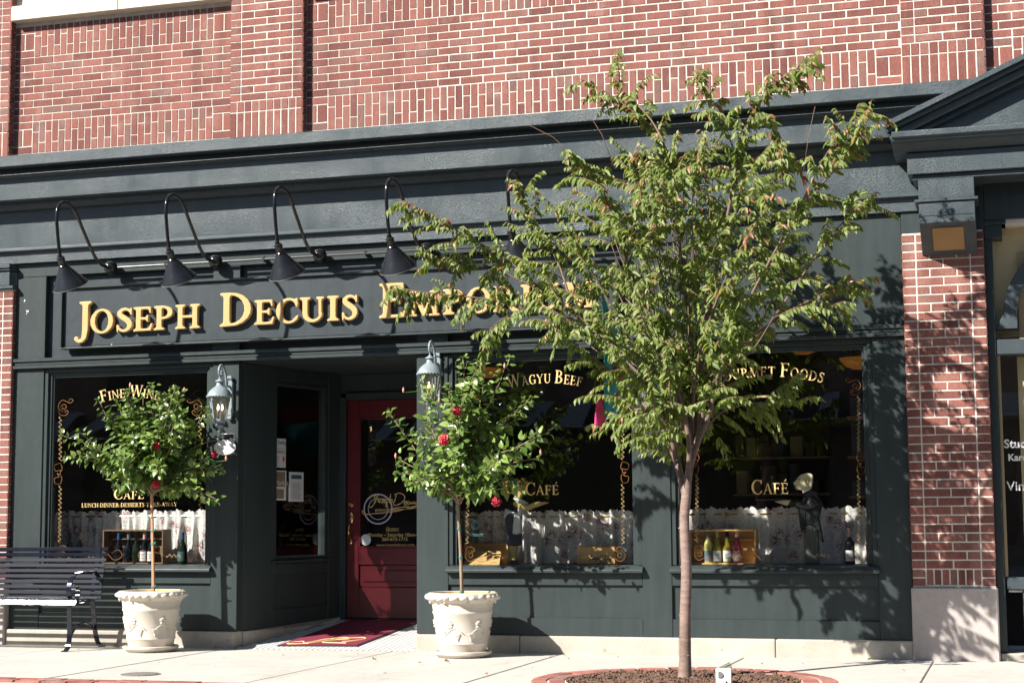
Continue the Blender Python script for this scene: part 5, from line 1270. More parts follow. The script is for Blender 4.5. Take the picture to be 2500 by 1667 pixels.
# ------------------------------------------------------------------ street tree
PIT_Y = 1.9
TD = 1.93
base = P(1672, 1654, -TD); base.z = 0
tree = thing('street_tree', base, 'slender young street tree with drooping green leaves tinged red at the shoot tips', 'tree')
tr_ = random.Random(21)
def PP(px, py, d): return P(px, py, -d)
def TF(py): return 1.93-.62*min(1.0, max(0.0, (1500-py)/850))      # the trunk and crown lean a little towards the wall
trunk = MB(); pts = [(1672, 1662), (1672, 1648), (1673, 1600), (1673, 1500), (1676, 1400), (1673, 1330), (1671, 1260), (1675, 1215), (1676, 1185)]
rad = [.060, .047, .040, .038, .037, .035, .034, .035, .026]
tp = [PP(x, y, TF(y)) for x, y in pts]; 
trunk.tube(smooth_path([tuple(p) for p in tp], 3), [r for r in np.interp(np.linspace(0, 8, 25), range(9), rad)], 14)
for k in range(9):
    q = tp[1+k % 7].lerp(tp[2+k % 6], tr_.random()); a = tr_.uniform(PI, 2*PI); trunk.ball(q+Vector((.033*math.cos(a), .033*math.sin(a), 0)), tr_.uniform(.008, .014), 8, 6, (1, 1, .7))
trunk_o = trunk.build('trunk', M['bark'], tree, smooth=True)
LIMBS = [  # (end depth, start radius, pixels)
 (1.5, .029, [(1675, 1215), (1650, 1120), (1632, 1085), (1610, 1030), (1575, 990), (1530, 945), (1470, 890), (1400, 835), (1340, 805)]),
 (2.5, .020, [(1650, 1120), (1640, 1075), (1612, 1000), (1560, 915), (1490, 840), (1400, 765), (1335, 718), (1270, 660), (1200, 610), (1110, 560), (1050, 520), (985, 490)]),
 (2.2, .012, [(1420, 782), (1330, 768), (1250, 745), (1170, 728), (1080, 718), (1000, 708), (965, 700)]),
 (2.1, .011, [(1335, 718), (1260, 680), (1180, 655), (1100, 645), (1036, 640)]),
 (1.9, .012, [(1400, 765), (1370, 660), (1330, 580), (1290, 510), (1255, 440)]),
 (2.2, .006, [(1290, 750), (1240, 770), (1200, 800), (1178, 835)]),
 (2.6, .020, [(1676, 1185), (1682, 1080), (1655, 960), (1610, 850), (1570, 740), (1525, 620), (1490, 510), (1450, 420), (1405, 385)]),
 (1.7, .022, [(1680, 1150), (1700, 1060), (1695, 950), (1685, 800), (1665, 650), (1650, 500), (1640, 400), (1600, 310), (1550, 262), (1490, 210), (1415, 166)]),
 (1.6, .009, [(1620, 340), (1590, 280), (1540, 220), (1482, 152)]),
 (2.1, .030, [(1677, 1215), (1684, 1140), (1712, 1040), (1712, 950), (1722, 800), (1750, 650), (1782, 500), (1800, 380), (1830, 275), (1880, 200), (1930, 150), (1985, 122)]),
 (2.0, .008, [(1800, 390), (1765, 280), (1725, 200), (1700, 165)]),
 (2.4, .009, [(1825, 290), (1890, 300), (1915, 370), (1905, 430)]),
 (2.4, .020, [(1690, 1110), (1728, 1020), (1752, 930), (1785, 840), (1835, 720), (1900, 600), (1960, 490), (2010, 390), (2070, 310), (2140, 250)]),
 (2.6, .010, [(1960, 490), (2030, 430), (2085, 350), (2120, 305)]),
 (1.6, .016, [(1740, 970), (1820, 850), (1900, 775), (1985, 730), (2060, 700), (2112, 706)]),
 (1.9, .010, [(1880, 790), (1975, 650), (2050, 560), (2110, 505), (2140, 485)]),
 (1.8, .008, [(1985, 730), (2040, 745), (2082, 762)]),
 (1.5, .012, [(1700, 1080), (1755, 1010), (1830, 985), (1890, 982), (1960, 975)]),
 (1.4, .012, [(1660, 1090), (1600, 1010), (1540, 1000), (1500, 1020), (1475, 1055)]),
 (1.2, .014, [(1690, 1080), (1720, 960), (1790, 860), (1850, 800), (1900, 700), (1930, 640)]),
 (1.1, .014, [(1685, 1050), (1640, 900), (1590, 800), (1520, 720), (1450, 640), (1400, 600)]),
 (2.9, .014, [(1690, 1060), (1700, 900), (1740, 760), (1790, 640), (1850, 540), (1890, 470)]),
 (2.8, .014, [(1680, 1040), (1640, 900), (1600, 780), (1580, 660), (1600, 540), (1620, 440)]),
 (3.0, .013, [(1690, 1070), (1640, 960), (1560, 870), (1480, 830), (1400, 790), (1330, 790)]),
 (1.4, .012, [(1690, 1000), (1720, 860), (1700, 700), (1730, 560), (1720, 440), (1740, 340)]),
]
limbs_mb = MB(); shoots_mb = MB(); leaves = []
def leafy(path, leaf0, sp, size, tipred=0.0, droop=.85):
    """alternate drooping leaves along a shoot"""
    L = 0; acc = 0; side = 1; tot = sum((b-a).length for a, b in zip(path, path[1:]))
    for a, b in zip(path, path[1:]):
        seg = (b-a).length; d = (b-a).normalized()
        while acc < L+seg:
            t = (acc-L)/seg; p = a.lerp(b, t); f = acc/max(tot, 1e-6)
            if f >= leaf0:
                lat = d.cross(Vector((0, 0, 1))); lat = lat.normalized() if lat.length > .05 else Vector((1, 0, 0))
                dirn = d*.5+lat*side*tr_.uniform(.35, .9)+Vector((0, 0, -1))*tr_.uniform(.45, 1.4)*droop+Vector((tr_.gauss(0, .2), tr_.gauss(0, .2), 0))
                upv = Vector((tr_.gauss(-.35, .4), tr_.gauss(-.6, .45), .8))
                s = size*tr_.uniform(.55, 1.22)*(1-.40*f*f)
                red = tr_.random() < tipred*(f**1.3)
                leaves.append((tr_.choice(leaf_a if red else leaf_t), leaf_matrix(p, dirn, upv, s)))
            side = -side; acc += sp*tr_.uniform(.7, 1.3)
        L += seg
def shoot(p, d, L, r, tipred, lvl=0, sp=.0125, size=.077):
    n = 7; pts = [p]; q = p.copy(); dd = d.normalized()
    for i in range(n):
        dd = (dd+Vector((tr_.gauss(0, .10), tr_.gauss(0, .10), tr_.gauss(0, .07)-.13*i/n*2))).normalized(); q = q+dd*(L/n); pts.append(q.copy())
    shoots_mb.tube(pts, [r*(1-.75*i/n) for i in range(n+1)], 5)
    leafy(pts, .06, sp, size, tipred)
for de, r0, px in LIMBS:
    px = [(x if x < 1990 else 1990+(x-1990)*.88, y+max(0, 420-y)*.10) for x, y in px]
    n = len(px); pts = [PP(x, y, TF(y)+(de-TD)*.9*(i/(n-1))**.8) for i, (x, y) in enumerate(px)]
    cur = [Vector(q) for q in smooth_path([tuple(p) for p in pts], 5)]; m = len(cur)
    limbs_mb.tube(cur, [max(.0022, r0*(1-.93*(i/(m-1))**.8)) for i in range(m)], 8)
    topness = max(0.0, min(1, (760-px[-1][1])/500)); edge = 1.0 if (px[-1][0] > 2000 or px[-1][1] < 500) else (.7 if px[-1][0] < 1100 else .25)
    k0 = int(m*.55); leafy(cur[k0:], .05, .0135, .074, .9*edge)
    tot = sum((b-a).length for a, b in zip(cur, cur[1:])); acc = 0; nxt = .30 if tot > .8 else .12
    for i in range(1, m-1):
        seg = (cur[i]-cur[i-1]).length; acc += seg
        f = acc/tot
        if acc > nxt:
            nxt += tr_.uniform(.020, .034)
            if f < .16: continue
            d = (cur[i+1]-cur[i]).normalized(); a = tr_.uniform(0, 2*PI); o1 = d.orthogonal().normalized(); o2 = d.cross(o1)
            sd_ = (d*tr_.uniform(.35, .9)+(o1*math.cos(a)+o2*math.sin(a))*.9+Vector((0, 0, .12)))
            shoot(cur[i], sd_, tr_.uniform(.16, .46)*(1-.42*f), .0038, .32*edge*f)
# long straight shoots that fill the body of the crown
for i in range(230):
    t0 = tr_.random(); px = tr_.gauss(1640, 185); py = tr_.uniform(430, 1010); de = TF(py)+tr_.gauss(.08, .38)
    if (py < 560 and px < 1420) or px > 1900 or (px > 1790 and py > 780) or (px < 1490 and py > 800): continue
    p = PP(px, py, de); out_ = Vector(((px-1680)/300+tr_.gauss(0, .40), tr_.gauss(0, .5), .62+tr_.gauss(0, .28)))
    shoot(p, out_, tr_.uniform(.25, .60), .0042, .25*max(0, (700-py)/400))
    q0 = PP(px*.55+1685*.45, py*.6+1050*.4, TF(py*.6+420)+(de-TF(py))*.5); mid = (p+q0)/2+Vector((0, 0, -.05))
    if i % 3 == 0: limbs_mb.tube(smooth_path([tuple(q0), tuple(mid), tuple(p)], 4), [.0055-.00025*k for k in range(9)], 5)
# low skirt of leaves at the heart of the crown
for i in range(34):
    c = PP(tr_.uniform(1560, 1780), tr_.uniform(960, 1070), 1.62+tr_.uniform(-.4, .4)); a = tr_.uniform(0, 2*PI)
    shoot(c, Vector((math.cos(a), math.sin(a), tr_.uniform(-.5, .4))), tr_.uniform(.12, .26), .003, 0)
for tw, de in (([(1500, 410), (1470, 330), (1420, 250), (1352, 172)], 1.6), ([(1440, 420), (1400, 380), (1350, 335), (1290, 305)], 1.7), ([(1960, 430), (1975, 330), (1990, 260)], 1.6)):
    shoots_mb.tube([PP(x, y, de) for x, y in tw], [.003, .0025, .002, .0014][:len(tw)], 5)
limbs_mb.build('limbs', M['limb'], trunk_o, smooth=True); tag(shoots_mb.build('twigs', M['twig'], trunk_o, smooth=True), kind='stuff')
print('tree leaves', len(leaves))
place_leaves(tree, leaves, 300)

# ------------------------------------------------------------------ hibiscus standards
def hibiscus(c, stem_px, d, crown, label, seed, blooms, buds, stake):
    global leaves
    r = random.Random(seed); y = -d
    t = thing('hibiscus', c+Vector((0, 0, .45)), label, 'potted shrub', 'hibiscus standards in the planters')
    sp_ = [P(px, py, y) for px, py in stem_px]; sp_[0].z = .44
    m = MB(); cur = smooth_path([tuple(p) for p in sp_], 4); m.tube(cur, list(np.linspace(.014, .010, len(cur))), 10)
    head = sp_[-1]
    cx, cy, rx, ry = crown; C0 = P(cx, cy, y); Rx = abs(P(cx+rx, cy, y).x-C0.x); Rz = abs(P(cx, cy-ry, y).z-C0.z); Ry = .37
    lv = []; tw = MB(); ends = []
    def inside(p): q = p-C0; return (q.x/Rx)**2+(q.y/Ry)**2+(q.z/Rz)**2
    for k in range(66):
        a = r.uniform(0, 2*PI); el = r.uniform(-.15, 1.5) if k > 10 else r.uniform(-.45, .2)
        dv = Vector((math.cos(a)*math.cos(el), .75*math.sin(a)*math.cos(el), math.sin(el)))
        p = head+Vector((r.uniform(-.03, .03), r.uniform(-.03, .03), r.uniform(-.02, .10))); pts = [p.copy()]; dd = (dv*.6+Vector((0, 0, .55))).normalized(); lim = r.uniform(.50, 1.24)
        for i in range(26):
            dd = (dd*.8+dv*.24+Vector((r.gauss(0, .12), r.gauss(0, .12), r.gauss(0.02, .12)))).normalized(); p = p+dd*.045
            if p.y > -.075: p.y = -.075
            pts.append(p.copy())
            if inside(p) > lim*lim: break
        n = len(pts)
        if n < 4: continue
        tw.tube(pts, [.0075*(1-.75*i/n) for i in range(n)], 6); ends.append((pts[-1], dd.copy()))
        side = 0
        for i in range(max(1, int(n*.30)), n):
            for s in range(3):
                f = i/n; q = pts[i]+Vector((r.gauss(0, .012), r.gauss(0, .012), r.gauss(0, .012))); side += 2.4
                o1 = dd.orthogonal().normalized(); o2 = dd.cross(o1)
                ld = (o1*math.cos(side)+o2*math.sin(side))*.9+dd*.45+Vector((0, 0, r.uniform(-.6, .15)))
                sz = r.uniform(.060, .100)*(1-.45*max(0, f-.6)/.4)
                q2 = q+ld.normalized()*.02
                if q2.y+ld.normalized().y*sz > -.03: continue
                e_ = proj(q2+ld.normalized()*sz)
                if e_[0] > 562 and stake or (502 < e_[0] < 590 and 1050 < e_[1] < 1128): continue
                lv.append((r.choice(leaf_h), leaf_matrix(q2, ld, Vector((r.gauss(-.3, .5), r.gauss(-.6, .5), .9)), sz)))
        for s in range(5):                                # small bright tuft at the tip
            a2 = s*1.26; o1 = dd.orthogonal().normalized(); o2 = dd.cross(o1)
            lv.append((r.choice(leaf_h), leaf_matrix(pts[-1], dd*1.1+(o1*math.cos(a2)+o2*math.sin(a2))*.7, Vector((0, -.3, 1)), r.uniform(.022, .040))))
    st = m.build('stem', M['stem'], t, smooth=True); tw.build('branches', M['stem'], st, smooth=True)
    if stake:
        k = MB(); a, b = P(stake[0], stake[1], y-.018), P(stake[2], stake[3], y-.018); b.z = .43; k.bar(a, b, .020, .020, up=(0, 1, 0)); k.build('stake', M['stake'], t, bevel=.002)
    for py in ((1262, 1295, 1327, 1432) if stake else (1290, 1360, 1444)):
        xx = float(np.interp(py, [q[1] for q in stem_px[::-1]], [q[0] for q in stem_px[::-1]])); e = P(xx+(2 if stake else 0), py, y-(.01 if stake else 0)); k = MB()
        k.lathe([(.0175, -.007), (.0185, 0), (.0175, .007), (.0150, .007), (.0150, -.007)] if not stake else [(.024, -.006), (.025, 0), (.024, .006), (.020, .006), (.020, -.006)], e, 12)
        if stake: k.bar(e+Vector((.015, -.02, 0)), e+Vector((.035, -.03, .018)), .004, .008)
        k.build('tie', M['tie'], t)
    place_leaves(t, lv, 300); print('hibiscus leaves', len(lv))
    for px, py, dd_, sz in blooms:
        e = P(px, py, -dd_); fm = MB()
        for ring_, n_, q in ((0, 6, 1.0), (1, 6, .75), (2, 5, .48)):
            for i in range(n_):
                a = 2*PI*i/n_+ring_*.5; R_ = sz*q; ax_ = Vector((math.cos(a), 0, math.sin(a))); lat = Vector((-math.sin(a), 0, math.cos(a))); yy = Vector((0, -1, 0))
                dep = .006+ring_*.012; pp_ = []
                for (u, w) in ((.05, .05), (.35, .34), (.7, .46), (1.0, .25)):
                    for sg in (1, 0, -1):
                        pp_.append(e+ax_*(u*R_)+lat*(w*R_*sg)+yy*(dep+.35*R_*u*(1-u)*2+r.uniform(-.004, .004)+(-.004 if sg == 0 else .003)))
                fm.add(pp_, [(3*j+k2, 3*j+k2+1, 3*j+k2+4, 3*j+k2+3) for j in range(3) for k2 in range(2)])
        fo = fm.build('bloom', M['petal'], t, smooth=True)
        bk = MB(); bk.tube([e+Vector((0, .004, 0)), e+Vector((0, .05, -.03)), e+Vector((0, .10, .02))], .003, 5); bk.build('bloom_stalk', M['stem'], fo)
    for px, py in buds:
        e = P(px, py, y-.05); bm_ = MB(); bm_.lathe([(.001, -.022), (.008, -.015), (.010, 0), (.006, .016), (.001, .024)], e, 10); bo = bm_.build('bud', M['bud'], t, smooth=True)
        q = min(ends, key=lambda z: (z[0]-e).length)[0]; bk = MB(); bk.tube([e+Vector((0, 0, -.02)), (e+q)/2+Vector((0, 0, -.03)), q], .0025, 5); bk.build('bud_stalk', M['hleaf'], bo)
hibiscus(PC1, [(374, 1440), (373, 1330), (371, 1240), (372, 1205)], .47, (360, 1105, 188, 138), 'hibiscus standard tied to a wooden stake in the planter beside the bench', 5,
         [(382, 1181, .62, .040), (384, 1088, .66, .032), (524, 1108, .50, .030)], [(318, 940), (424, 945), (450, 952), (232, 1102), (552, 1118), (358, 1016)], (370, 1195, 376, 1441))
hibiscus(PC2, [(1128, 1450), (1124, 1340), (1119, 1260), (1118, 1225)], .47, (1145, 1072, 182, 172), 'hibiscus standard with a bare trunk in the planter right of the entrance', 9,
         [(1085, 1073, .72, .046), (1116, 1003, .68, .040), (1212, 1224, .60, .042)], [(985, 952), (966, 1112), (1320, 1103), (1232, 893), (1072, 976)], None)

# ------------------------------------------------------------------ garden flag on a slanted pole
pa, pb = P(1582, 985, -.03), P(1463, 695, -1.15)
t = thing('hanging_flag', pa, 'turquoise and pink cloth flag hanging from a slanted pole behind the tree', 'flag')
pm = MB(); pm.tube([pa, pb], .012, 10); pm.build('pole', M['white'], t, smooth=True)
pm = MB(); pm.ball(pb, .026, 12, 8); pm.lathe([(.001, .0), (.016, .0), (.02, .03), (.001, .06)], pb, 12, (pb-pa).normalized().to_track_quat('Z', 'Y').to_matrix()); pm.build('finial', M['lantern'], t, smooth=True)
pm = MB(); c = P(1584, 990, -.012); pm.box(c.x-.03, c.x+.03, -.02, -.001, c.z-.06, c.z+.06); pm.tube([c+Vector((0, -.01, -.02)), pa+(pb-pa)*.1], .018, 10); pm.build('bracket', M['white'], t, bevel=.003)
def cloth(name, s0, s1, drop0, drop1, mat, seed, off=0.0, v0=0.0, yo=0.0):
    r = random.Random(seed); m = MB(); nu, nv = 14, 22
    for j in range(nv+1):
        for i in range(nu+1):
            u, v = i/nu, j/nv; q = pa.lerp(pb, s0+(s1-s0)*u); dr = (drop0+(drop1-drop0)*u)*(v0+(1-v0)*v)
            w = .035*v**.5*math.sin(u*7+seed+v*1.5); shrink = 1-.10*v
            m.v.append((q.x+w*.9+(pa.lerp(pb, (s0+s1)/2).x-q.x)*(1-shrink)+off, q.y+.03*math.cos(u*9+v*2)*v+(pa.lerp(pb, (s0+s1)/2).y-q.y)*(1-shrink)+yo, q.z-dr-.01))
    for j in range(nv):
        for i in range(nu): k = j*(nu+1)+i; m.f.append((k, k+1, k+nu+2, k+nu+1))
    o = m.build(name, M[mat], t, smooth=True)
    md = o.modifiers.new('thickness', 'SOLIDIFY'); md.thickness = .002; return o
cloth('turquoise_cloth', .36, .97, .34, .98, 'f_teal', 1)
cloth('pink_tail', .88, 1.0, .98, 1.04, 'f_pink', 3, -.01, .78, -.03)
cloth('red_band', .62, .66, .34, .4, 'f_red', 4, .01, .3, -.03); cloth('lilac_band', .88, .97, .30, .36, 'f_white', 6, -.01, .6, -.03); cloth('magenta_patch', .72, .84, .66, .80, 'f_purple', 7, -.0, .82, -.03)

# ------------------------------------------------------------------ entrance mat
q = [P(674, 1577, .02), P(952, 1580, .02), None, None]
def onramp(px, py):
    n = Vector((0, -ZF/(YD+.03), 1)).normalized(); return PL(px, py, Vector((0, -.03, .0045)), n)
q = [onramp(676, 1576), onramp(873, 1577)]; dvec = Vector((XJ+.20-q[0].x, YD-.12-q[0].y, 0)); 
qa = q[0]; qb = q[1]; qd = Vector((XJ+.10, YD-.10, 0)); qc = qd+Vector((qb.x-qa.x, 0, 0))
for p_ in (qa, qb, qc, qd): p_.z = ZF*(p_.y+.03)/(YD+.03)+.004
def matslab(name, ins, z0, z1, m):
    c = (qa+qb+qc+qd)/4; vs = []
    for z in (z0, z1):
        for p_ in (qa, qb, qc, qd): e = (p_-c); vs.append(tuple(c+e*(1-ins/e.length)+Vector((0, 0, z))))
    return MB().add(vs, [(0, 3, 2, 1), (4, 5, 6, 7), (0, 1, 5, 4), (1, 2, 6, 5), (2, 3, 7, 6), (3, 0, 4, 7)])
t = thing('entrance_mat', (qa+qc)/2, 'burgundy entrance mat with a gold script emblem leading to the red door', 'door mat')
matslab('border', 0, 0, .006, None).build('rubber_border', M['rubber'], t); matslab('pile', .035, .0062, .010, None).build('pile', M['mat'], t)
ex_ = (qb-qa); ey_ = (qd-qa); nn = ex_.cross(ey_).normalized()
sm = MB()
for st in [[(.12, .10), (.22, .12), (.30, .06), (.45, .14), (.52, .22), (.40, .20), (.34, .12)], [(.30, .07), (.50, .24), (.62, .27), (.70, .22), (.55, .18), (.48, .10), (.62, .08), (.80, .07)], [(.55, .20), (.72, .26), (.84, .27), (.90, .22), (.80, .15), (.70, .12)], [(.14, .11), (.08, .06), (.14, .03), (.35, .05)]]:
    cur = smooth_path(st, 6); sm.tube([qa+ex_*a+ey_*b+nn*.011 for a, b in cur], .0065, 6)
sm.build('emblem', M['goldleaf'], t)

# ------------------------------------------------------------------ neighbouring entrance on the right
PE = thing('pediment', (.4, -.2, 3.0), 'dark green pediment with slanted cornice over the neighbouring entrance', 'pediment')
tin = M['tin']; pxl = -.835
MB().extr([(-.36, 3.82), (-.46, 3.88), (-.50, 3.892), (-.505, 3.912), (-.525, 3.918), (-.525, 3.958), (-.52, 3.964), (.0, 3.964), (.0, 3.82)], -.80, 2.2).build('horizontal_cornice', tin, PE, bevel=.003)
MB().box(-.70, 2.1, -.38, -.03, 3.655, 3.818).build('frieze_board', tin, PE, bevel=.004)
MB().box(-.665, 2.1, -.345, -.03, 3.615, 3.653).build('bed_mould', tin, PE, bevel=.003)
MB().prism([(-.70, 3.966), (1.6, 3.966), (1.6, 4.95)], -.345, -.25).build('tympanum', tin, PE)
sl = math.atan(.432); 
def rake(y0, y1, h0, h1, ext=0.0):
    a = Vector((-.825-ext, 0, 3.955)); d = Vector((math.cos(sl), 0, math.sin(sl))); n = Vector((-math.sin(sl), 0, math.cos(sl))); L = 2.7
    vs = []
    for u in (0, L):
        for y in (y0, y1):
            for h in (h0, h1): p = a+d*u+n*h; vs.append((p.x, y, p.z))
    return MB().add(vs, [(0, 1, 3, 2), (4, 6, 7, 5), (0, 4, 5, 1), (2, 3, 7, 6), (1, 5, 7, 3), (0, 2, 6, 4)])
rk = rake(-.53, -.05, .045, .085); rk.add(*(lambda m: (m.v, m.f))(rake(-.50, -.05, .012, .043))); rk.add(*(lambda m: (m.v, m.f))(rake(-.46, -.05, -.045, .010))); rk.add(*(lambda m: (m.v, m.f))(rake(-.40, -.05, -.085, -.047)))
rk.build('raking_cornice', tin, PE, bevel=.003)
cs = MB(); cs.box(-.625, -.215, -.36, -.04, 3.462, 3.613); cs.box(-.655, -.19, -.385, -.04, 3.437, 3.460); cs.box(-.625, -.215, -.37, -.04, 3.330, 3.435); cs.add([(-.625, -.37, 3.329), (-.215, -.37, 3.329), (-.215, -.03, 3.329), (-.625, -.03, 3.329), (-.625, -.37, 3.275), (-.215, -.37, 3.275), (-.215, -.03, 3.075), (-.625, -.03, 3.075)], [(0, 1, 2, 3), (4, 7, 6, 5), (0, 4, 5, 1), (1, 5, 6, 2), (2, 6, 7, 3), (3, 7, 4, 0)])
con = cs.build('console', tin, PE, bevel=.004)
MB().obox((-.42, -.21, 3.177), (.115, 0, 0), (0, .115, -.0677), (0, .0025, .0043)).build('downlight_lens', M['amber'], con, bevel=.002)
NB = thing('neighbour_shopfront', (.3, .2, 0), 'dark green arched neighbouring shopfront with cream panels at the right edge of the photo', 'shopfront')
MB().box(-.1665, -.105, .03, .5, .06, 3.62).build('post', pt, NB, bevel=.004)
MB().box(-.158, 2.2, -.018, .4, 3.335, 3.66).build('lintel', pt, NB, bevel=.004)
cp = MB(); cp.box(-.17, -.0, -.02, .4, 3.30, 3.33); cp.box(-.16, -.03, 0, .4, 3.20, 3.30); cp.build('post_capital', pt, NB, bevel=.003)
MB().box(-.104, 2.2, .20, .24, 2.45, 3.30).build('cream_panel', M['cream'], NB)
ar = MB(); o_, i_ = [], []
for k in range(13):
    a = PI-k/12*PI/2; o_.append((.72+.76*math.cos(a)*1.0, 2.62+.62*math.sin(a))); i_.append((.72+.66*math.cos(a), 2.62+.52*math.sin(a)))
ar.prism([(-.104, 2.5)]+o_+[(2.2, 3.24), (2.2, 3.14)]+i_[::-1]+[(.06, 2.5)], .07, .19); ar.build('arch', tin, NB, bevel=.004)
MB().box(.07, 2.2, .14, .15, 2.42, 3.1).build('arch_light', M['tan'], NB)
MB().box(-.103, 2.2, .04, .20, 2.30, 2.418).build('transom_bar', tin, NB, bevel=.008)
MB().box(-.103, -.08, .06, .2, .62, 2.298).build('jamb_bead', M['tan'], NB, bevel=.002)
pn_ = MB().box(-.079, 2.2, .12, .126, .62, 2.297).build('pane', M['glass'], NB)
MB().box(.045, .10, .24, .29, .62, 2.297).build('inner_post', M['cream'], NB)
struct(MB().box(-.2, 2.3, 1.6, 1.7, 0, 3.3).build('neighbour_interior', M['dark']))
MB().box(-.09, 2.2, .03, .2, .52, .618).build('sill', tin, NB, bevel=.012); MB().box(.02, 2.2, .06, .2, .42, .518).build('apron_board', tin, NB, bevel=.006)
MB().box(.045, 2.2, .10, .2, .12, .418).build('cream_base_panel', M['cream'], NB); MB().box(.02, .044, .08, .2, .10, .418).build('panel_stile', tin, NB); MB().box(.02, 2.2, .07, .2, .06, .118).build('panel_rail', tin, NB)
MB().box(-.155, 2.2, -.005, .4, -.05, .055).build('step', M['plinth'], NB, bevel=.008)
yn = .118
for tx, px, py, s in (('Studio', 2451, 1093, .092), ('Karen', 2461, 1124, .072), ('Vin', 2458, 1197, .10)):
    plain_text('lettering', tx, P(px, py, yn), (1, 0, 0), (0, 0, 1), s, M['white'], NB, .0022 if tx != 'Vin' else .0006)
a, b = P(2462, 1413, yn), P(2500, 1445, yn); MB().box(a.x, a.x+.25, yn-.002, yn, b.z, a.z).build('white_sticker', M['white'], NB)
m = MB(); c = P(2486, 1430, yn); m.lathe([(.001, 0), (.030, 0), (.030, .001), (.001, .001)], c+Vector((0, -.003, 0)), 10, Matrix.Rotation(PI/2, 3, 'X')); 
for k in range(8): m.bar(c+Vector((0, -.0035, 0)), c+Vector((.036*math.cos(k*PI/4), -.0035, .036*math.sin(k*PI/4))), .016, .001, up=(0, 1, 0))
m.build('red_cross_badge', M['f_pink'], NB); m = MB(); m.lathe([(.001, 0), (.013, 0), (.013, .001), (.001, .001)], c+Vector((0, -.0052, 0)), 12, Matrix.Rotation(PI/2, 3, 'X')); m.build('badge_centre', M['white'], NB)

# white bird droppings on the left pilaster
for px, py, s in ((61, 735, .010), (67, 762, .011), (273, 842, .007)):
    y_ = -.001 if px < 100 else -.0495
    c = P(px, py, y_); m = MB(); rq = random.Random(px)
    for k in range(4): m.ball(c+Vector((rq.gauss(0, s*.4), 0, rq.gauss(0, s*.8))), s*rq.uniform(.4, .8), 7, 5, (.7, .12, 1.3))
    tag(m.build('bird_dropping', M['white'], SF, smooth=True), kind='stuff')
# ------------------------------------------------------------------ small things on the ground
c = G(1768, 1672); t = thing('ground_light', c, 'small white plastic ground light standing in the mulch by the trunk', 'light')
m = MB(); m.obox(c+Vector((0, 0, .055)), (.05, .01, 0), (-.006, .04, 0), (0, 0, .055)); m.build('housing', M['white'], t, bevel=.006)
m = MB(); m.obox(c+Vector((.012, .0, .115)), (.035, .008, .018), (-.006, .035, 0), (-.008, 0, .014)); m.build('tilted_lens', M['clear'], t, bevel=.004)
m = MB(); m.lathe([(.001, 0), (.022, 0), (.022, .002), (.001, .002)], c+Vector((-.02, -.045, .07)), 16, Matrix.Rotation(PI/2, 3, 'X')); m.build('dark_cap', M['print'], t)
r = random.Random(4)
for px, py, s, m_, lb in ((911, 1612, .030, 'autumn', 'small reddish dead leaf on the pavement in front of the mat'), (1085, 1617, .030, 'autumn', 'small reddish dead leaf on the pavement left of the right planter'), (1028, 1620, .022, 'autumn', 'tiny pale dead leaf on the pavement between two others'), (1373, 1601, .022, 'hleaf', 'small green leaf fallen by the plinth'), (522, 1583, .024, 'autumn', 'dark shrivelled leaf between planter and entrance'), (2130, 1612, .03, 'autumn', 'yellowish dead leaf against the plinth near the brick pier'), (1184, 1647, .02, 'autumn', 'tiny dead leaf at the front of the pavement')):
    c = G(px, py, .004); me = leaf_mesh('fallen_leaf', LH, .3, .9, M[m_]); a = r.uniform(0, 6.28)
    o = link('fallen_leaf', me); o.matrix_world = leaf_matrix(c+Vector((0, 0, .01)), Vector((math.cos(a), math.sin(a), .1)), Vector((.2, -.3, 1)), s*1.6); tag(o, lb, 'leaf', 'fallen leaves on the pavement')
lit = []
for k in range(46):
    c = Vector((r.uniform(-8.5, -.2), -.06-abs(r.gauss(0, .35)) if k % 3 else r.uniform(-2.4, -.1), .006)); a = r.uniform(0, 6.28)
    if (c-PIT).length < 1.05: continue
    lit.append((r.choice([leaf_a[0], leaf_t[0], leaf_a[1]]), leaf_matrix(c, Vector((math.cos(a), math.sin(a), .05)), Vector((r.gauss(0, .3), r.gauss(0, .3), 1)), r.uniform(.012, .03))))
PIT_Y = 0; litter = thing('leaf_litter', (-4.5, -.3, 0), 'scattered crumbs of dry leaves along the foot of the storefront', 'leaf litter'); place_leaves(litter, lit, 0, 'litter')

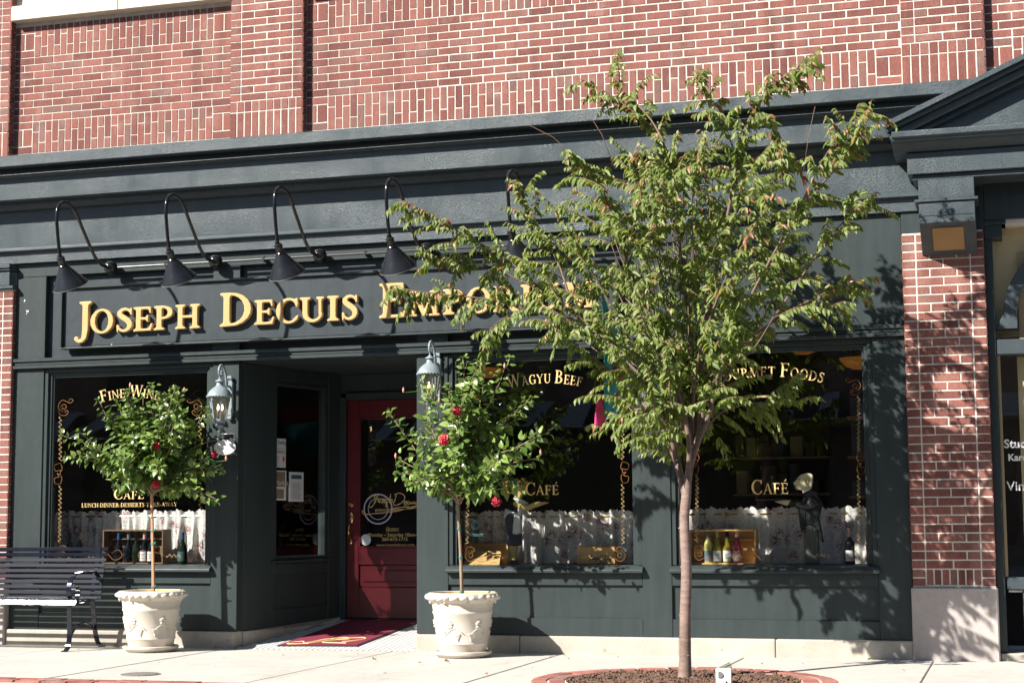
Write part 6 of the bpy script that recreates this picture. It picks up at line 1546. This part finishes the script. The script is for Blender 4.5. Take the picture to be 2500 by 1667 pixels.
# ------------------------------------------------------------------ the far side of the street (seen only in the window panes)
fb = thing('brick_building', (-12, -26, 0), 'long two storey brick building across the street, a dark reflection in the panes', 'building')
MB().box(-60, 40, -34, -26, -.16, 8.6).build('facade', plain('far_brick', (.24, .17, .14), .9, var=.3, scale=2), fb)
cn = MB(); sp2 = MB()
x = -58
k = 0
while x < 38:
    MB().box(x+.6, x+3.4, -25.98, -25.90, .5, 2.9).build('window', M['black'], fb); MB().box(x+1.2, x+2.6, -25.98, -25.92, 4.6, 6.6).build('window', M['black'], fb)
    x += 4.2
cn.box(-60, 40, -26.25, -26.0, 8.3, 8.75); cn.build('roof_cornice', M['stone'], fb)
for i in range(-50, 36): sp2.bar((i*1.0, -26.0, 4.0), (i*1.0, -24.4, 3.3), .5, .03)
sp2.box(-60, 40, -25.99, -24.4, 3.25, 3.29); sp2.build('canopy_strips', M['paper'], fb)
struct(MB().box(-60, 60, -26, -22.5, -.16, -.02).build('pavement', M['concrete']))
for i, (x, h) in enumerate(((-26, 6.0), (-19.5, 5.2), (-12.5, 6.4), (4, 5.8))):
    t = thing('broadleaf_tree', (x, -23.4, -.02), ('leafy tree on the far pavement, reflected in the window panes; number %d from the left end of the street' % (i+1)) if False else ['tallest left tree across the street, only a reflection', 'short tree across the street, only a reflection', 'broad tree across the street, only a reflection', 'far right tree across the street, only a reflection'][i], 'tree', 'trees across the street')
    m = MB(); m.tube([(x, -23.4, -.02), (x+.1, -23.4, 1.6), (x, -23.4, h*.7)], [.11, .08, .03], 8); m.build('trunk', M['bark'], t, smooth=True)
    lf = []; rr = random.Random(i)
    for k in range(1500):
        v = Vector((rr.gauss(0, 1), rr.gauss(0, 1), rr.gauss(0, 1))).normalized()*rr.random()**.4; c = Vector((x, -23.4, h*.62))+Vector((v.x*1.5, v.y*1.3, v.z*h*.34))*(1+.25*math.sin(v.x*7+v.z*9))
        lf.append((leaf_t[0], leaf_matrix(c, Vector((rr.gauss(0, 1), rr.gauss(0, 1), rr.gauss(0, 1)-.5)), Vector((0, 0, 1)), rr.uniform(.14, .24))))
    place_leaves(t, lf, 0, 'crown')
